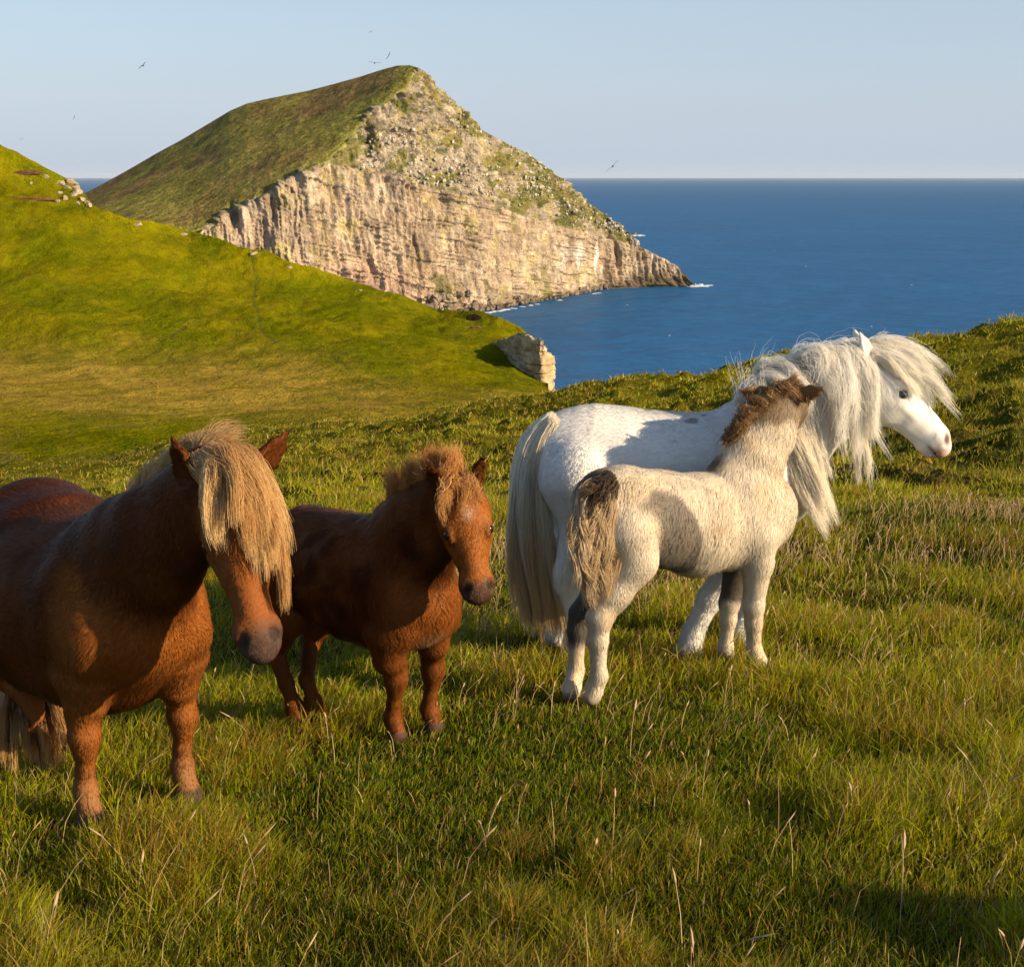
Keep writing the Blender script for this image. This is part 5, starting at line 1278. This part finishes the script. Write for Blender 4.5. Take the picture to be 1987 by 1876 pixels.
def straw():
    """dry flowering stems with seed heads, thickest along the edge of the terrace"""
    rs = np.random.RandomState(6)
    n1 = 230; y1 = 2.5*np.exp(rs.rand(n1)*math.log(8.5/2.5)); x1 = rs.uniform(-.40, .40, n1)*y1
    n2 = 4000; y2 = 8.3 - 1.9*np.abs(rs.randn(n2))**1.3*0.7 + 0.25*rs.randn(n2); u2 = rs.uniform(-.05, .42, n2)*1.0; x2 = u2*y2
    keep = vnoise(x2*1.5, y2*2.0, seed=91) + 0.5*rs.randn(n2) > -0.05; x2, y2 = x2[keep], y2[keep]
    n3 = 380; y3 = rs.uniform(4.2, 7.2, n3); x3 = rs.uniform(-.33, .40, n3)*y3
    X = np.concatenate([x1, x2, x3]); Y = np.maximum(np.concatenate([y1, y2, y3]), 2.4); n = len(X)
    big = np.concatenate([np.ones(n1), 0.55*np.ones(len(x2)), 0.65*np.ones(n3)])
    h = (0.09 + 0.10*rs.rand(n))*(0.35 + 0.65*big); h *= np.where(Y < 4.2, 1.15, 1.0)
    lean = WIND*1.2 + 0.35*rs.randn(n, 2)
    col = mixc([0.36, 0.23, 0.10], [0.52, 0.38, 0.19], rs.rand(n))
    Z = zg(X, Y); k = 6; t = np.array([0, .5, .8, .86, .93, 1.0])
    head = (rs.rand(n) < 0.55)
    sp = np.stack([X, Y, Z - .005], 1)[:, None] + np.array([0, 0, 1.0])*(h[:, None]*(t - .12*t**2))[..., None] + np.concatenate([lean, np.zeros((n, 1))], 1)[:, None]*(h[:, None]*t**2)[..., None]
    st = 0.0009*(0.8 + .4*rs.rand(n))*(0.7 + 0.12*Y); hd = np.where(head, 0.0026 + .0022*rs.rand(n), st)*np.where(big < .9, .75, 1)
    R = np.stack([st, st, st*.8, hd, hd*.85, st*.3], 1)
    a = np.array([0, 2.094, 4.189]); ring = np.stack([np.cos(a), np.sin(a), 0*a], 1)
    V = sp[:, :, None] + ring[None, None]*R[..., None, None]
    q = []
    for i in range(k - 1):
        for j in range(3): q.append([i*3 + j, i*3 + (j + 1) % 3, (i + 1)*3 + (j + 1) % 3, (i + 1)*3 + j])
    Fq = ((np.arange(n)*k*3)[:, None, None] + np.array(q)[None]).reshape(-1, 4)
    C = np.repeat(col[:, None], k*3, 1); C[:, 9:] = mixc(C[:, 9:], [0.48, 0.33, 0.22], 0.6 + 0*C[:, 9:, 0])
    tag(mesh_obj("dry_grass_stems", V.reshape(-1, 3), Fq, M_straw, col=C.reshape(-1, 3)), "dry straw stems with seed heads standing above the meadow grass", "grass", kind="stuff")
def hill_grass():
    rs = np.random.RandomState(8); P, C, nv = HILL; nu = P.shape[0]; n = 130000
    fi = rs.rand(n)*(nu - 2); fj = rs.rand(n)*(nv - 3); i, j = fi.astype(int), fj.astype(int); a, b = (fi - i)[:, None], (fj - j)[:, None]
    root = P[i, j]*(1 - a)*(1 - b) + P[i + 1, j]*a*(1 - b) + P[i, j + 1]*(1 - a)*b + P[i + 1, j + 1]*a*b
    d = root[:, 1]; cl = fbm(root[:, 0]*0.25, root[:, 1]*0.12, oct=3, seed=95)
    keep = (cl + 0.5*rs.randn(n) > -0.35); root, d, cl, i, j = root[keep], d[keep], cl[keep], i[keep], j[keep]; n = len(d)
    h = (0.04 + 0.06*rs.rand(n) + 0.06*sstep(.1, .9, cl))*(0.5 + d/200.0); w = h*(0.5 + 0.5*rs.rand(n))
    an = rs.rand(n)*6.283; sd = np.stack([np.cos(an), np.sin(an), 0*an], 1)*w[:, None]*.5
    tip = root + np.stack([0.3*h + .3*h*rs.randn(n), .3*h*rs.randn(n), h], 1); root[:, 2] -= 0.03
    V = np.stack([root - sd, root + sd, tip], 1); c = C[i, j]*(0.75 + 0.6*rs.rand(n, 1))
    c = mixc(c, [0.30, 0.22, 0.07], 0.5*(rs.rand(n) < .15))
    tag(mesh_obj("grass", V.reshape(-1, 3), (np.arange(n)*3)[:, None] + np.array([[0, 1, 2]]), M_blade, col=np.repeat(c[:, None], 3, 1).reshape(-1, 3), smooth=False), "cropped turf covering the green hill across the valley", "grass", kind="stuff")
def side_grass():
    rs = np.random.RandomState(5); n = 110000
    Y = 1.3*np.exp(rs.rand(n)*math.log(10.5/1.3)); u = rs.uniform(.40, 1.15, n)*np.where(rs.rand(n) < .5, -1, 1); X = u*Y
    a, b = turf_noise(X, Y); h = (0.045 + 0.06*sstep(-.3, .7, b + .5*a))*(0.5 + 0.8*rs.rand(n)); w = 0.0045*(0.6 + 0.8*rs.rand(n))*(0.75 + 0.12*Y)
    blades("grass", X, Y, h, w, WIND + 0.42*rs.randn(n, 2), blade_colour(X, Y, n, rs), False, M_blade, "meadow grass running on past the picture's side edges", "grass")
near_grass(); mid_grass(); side_grass(); hill_grass(); straw()

# ------------------------------------------------------------------ sea air
def build_haze():
    m = bpy.data.materials.new("sea_haze"); m.use_nodes = True; nt = m.node_tree; nt.nodes.clear()
    out = nt.nodes.new("ShaderNodeOutputMaterial"); v = nt.nodes.new("ShaderNodeVolumePrincipled")
    v.inputs["Color"].default_value = (0.80, 0.90, 1.0, 1); v.inputs["Density"].default_value = HAZE; v.inputs["Anisotropy"].default_value = 0.0
    nt.links.new(v.outputs[0], out.inputs["Volume"])
    x, z0, z1 = 125000.0, -126.0, 260.0
    V = np.array([[sx*x, sy*x, z] for z in (z0, z1) for sy in (-1, 1) for sx in (-1, 1)])
    Fq = np.array([[0, 2, 3, 1], [4, 5, 7, 6], [0, 1, 5, 4], [2, 6, 7, 3], [0, 4, 6, 2], [1, 3, 7, 5]])
    tag(mesh_obj("haze", V, Fq, m, smooth=False), "thin pale sea haze over the bay and headland", "haze", kind="stuff")
HAZE = 0.8e-5
if HAZE > 0: build_haze()
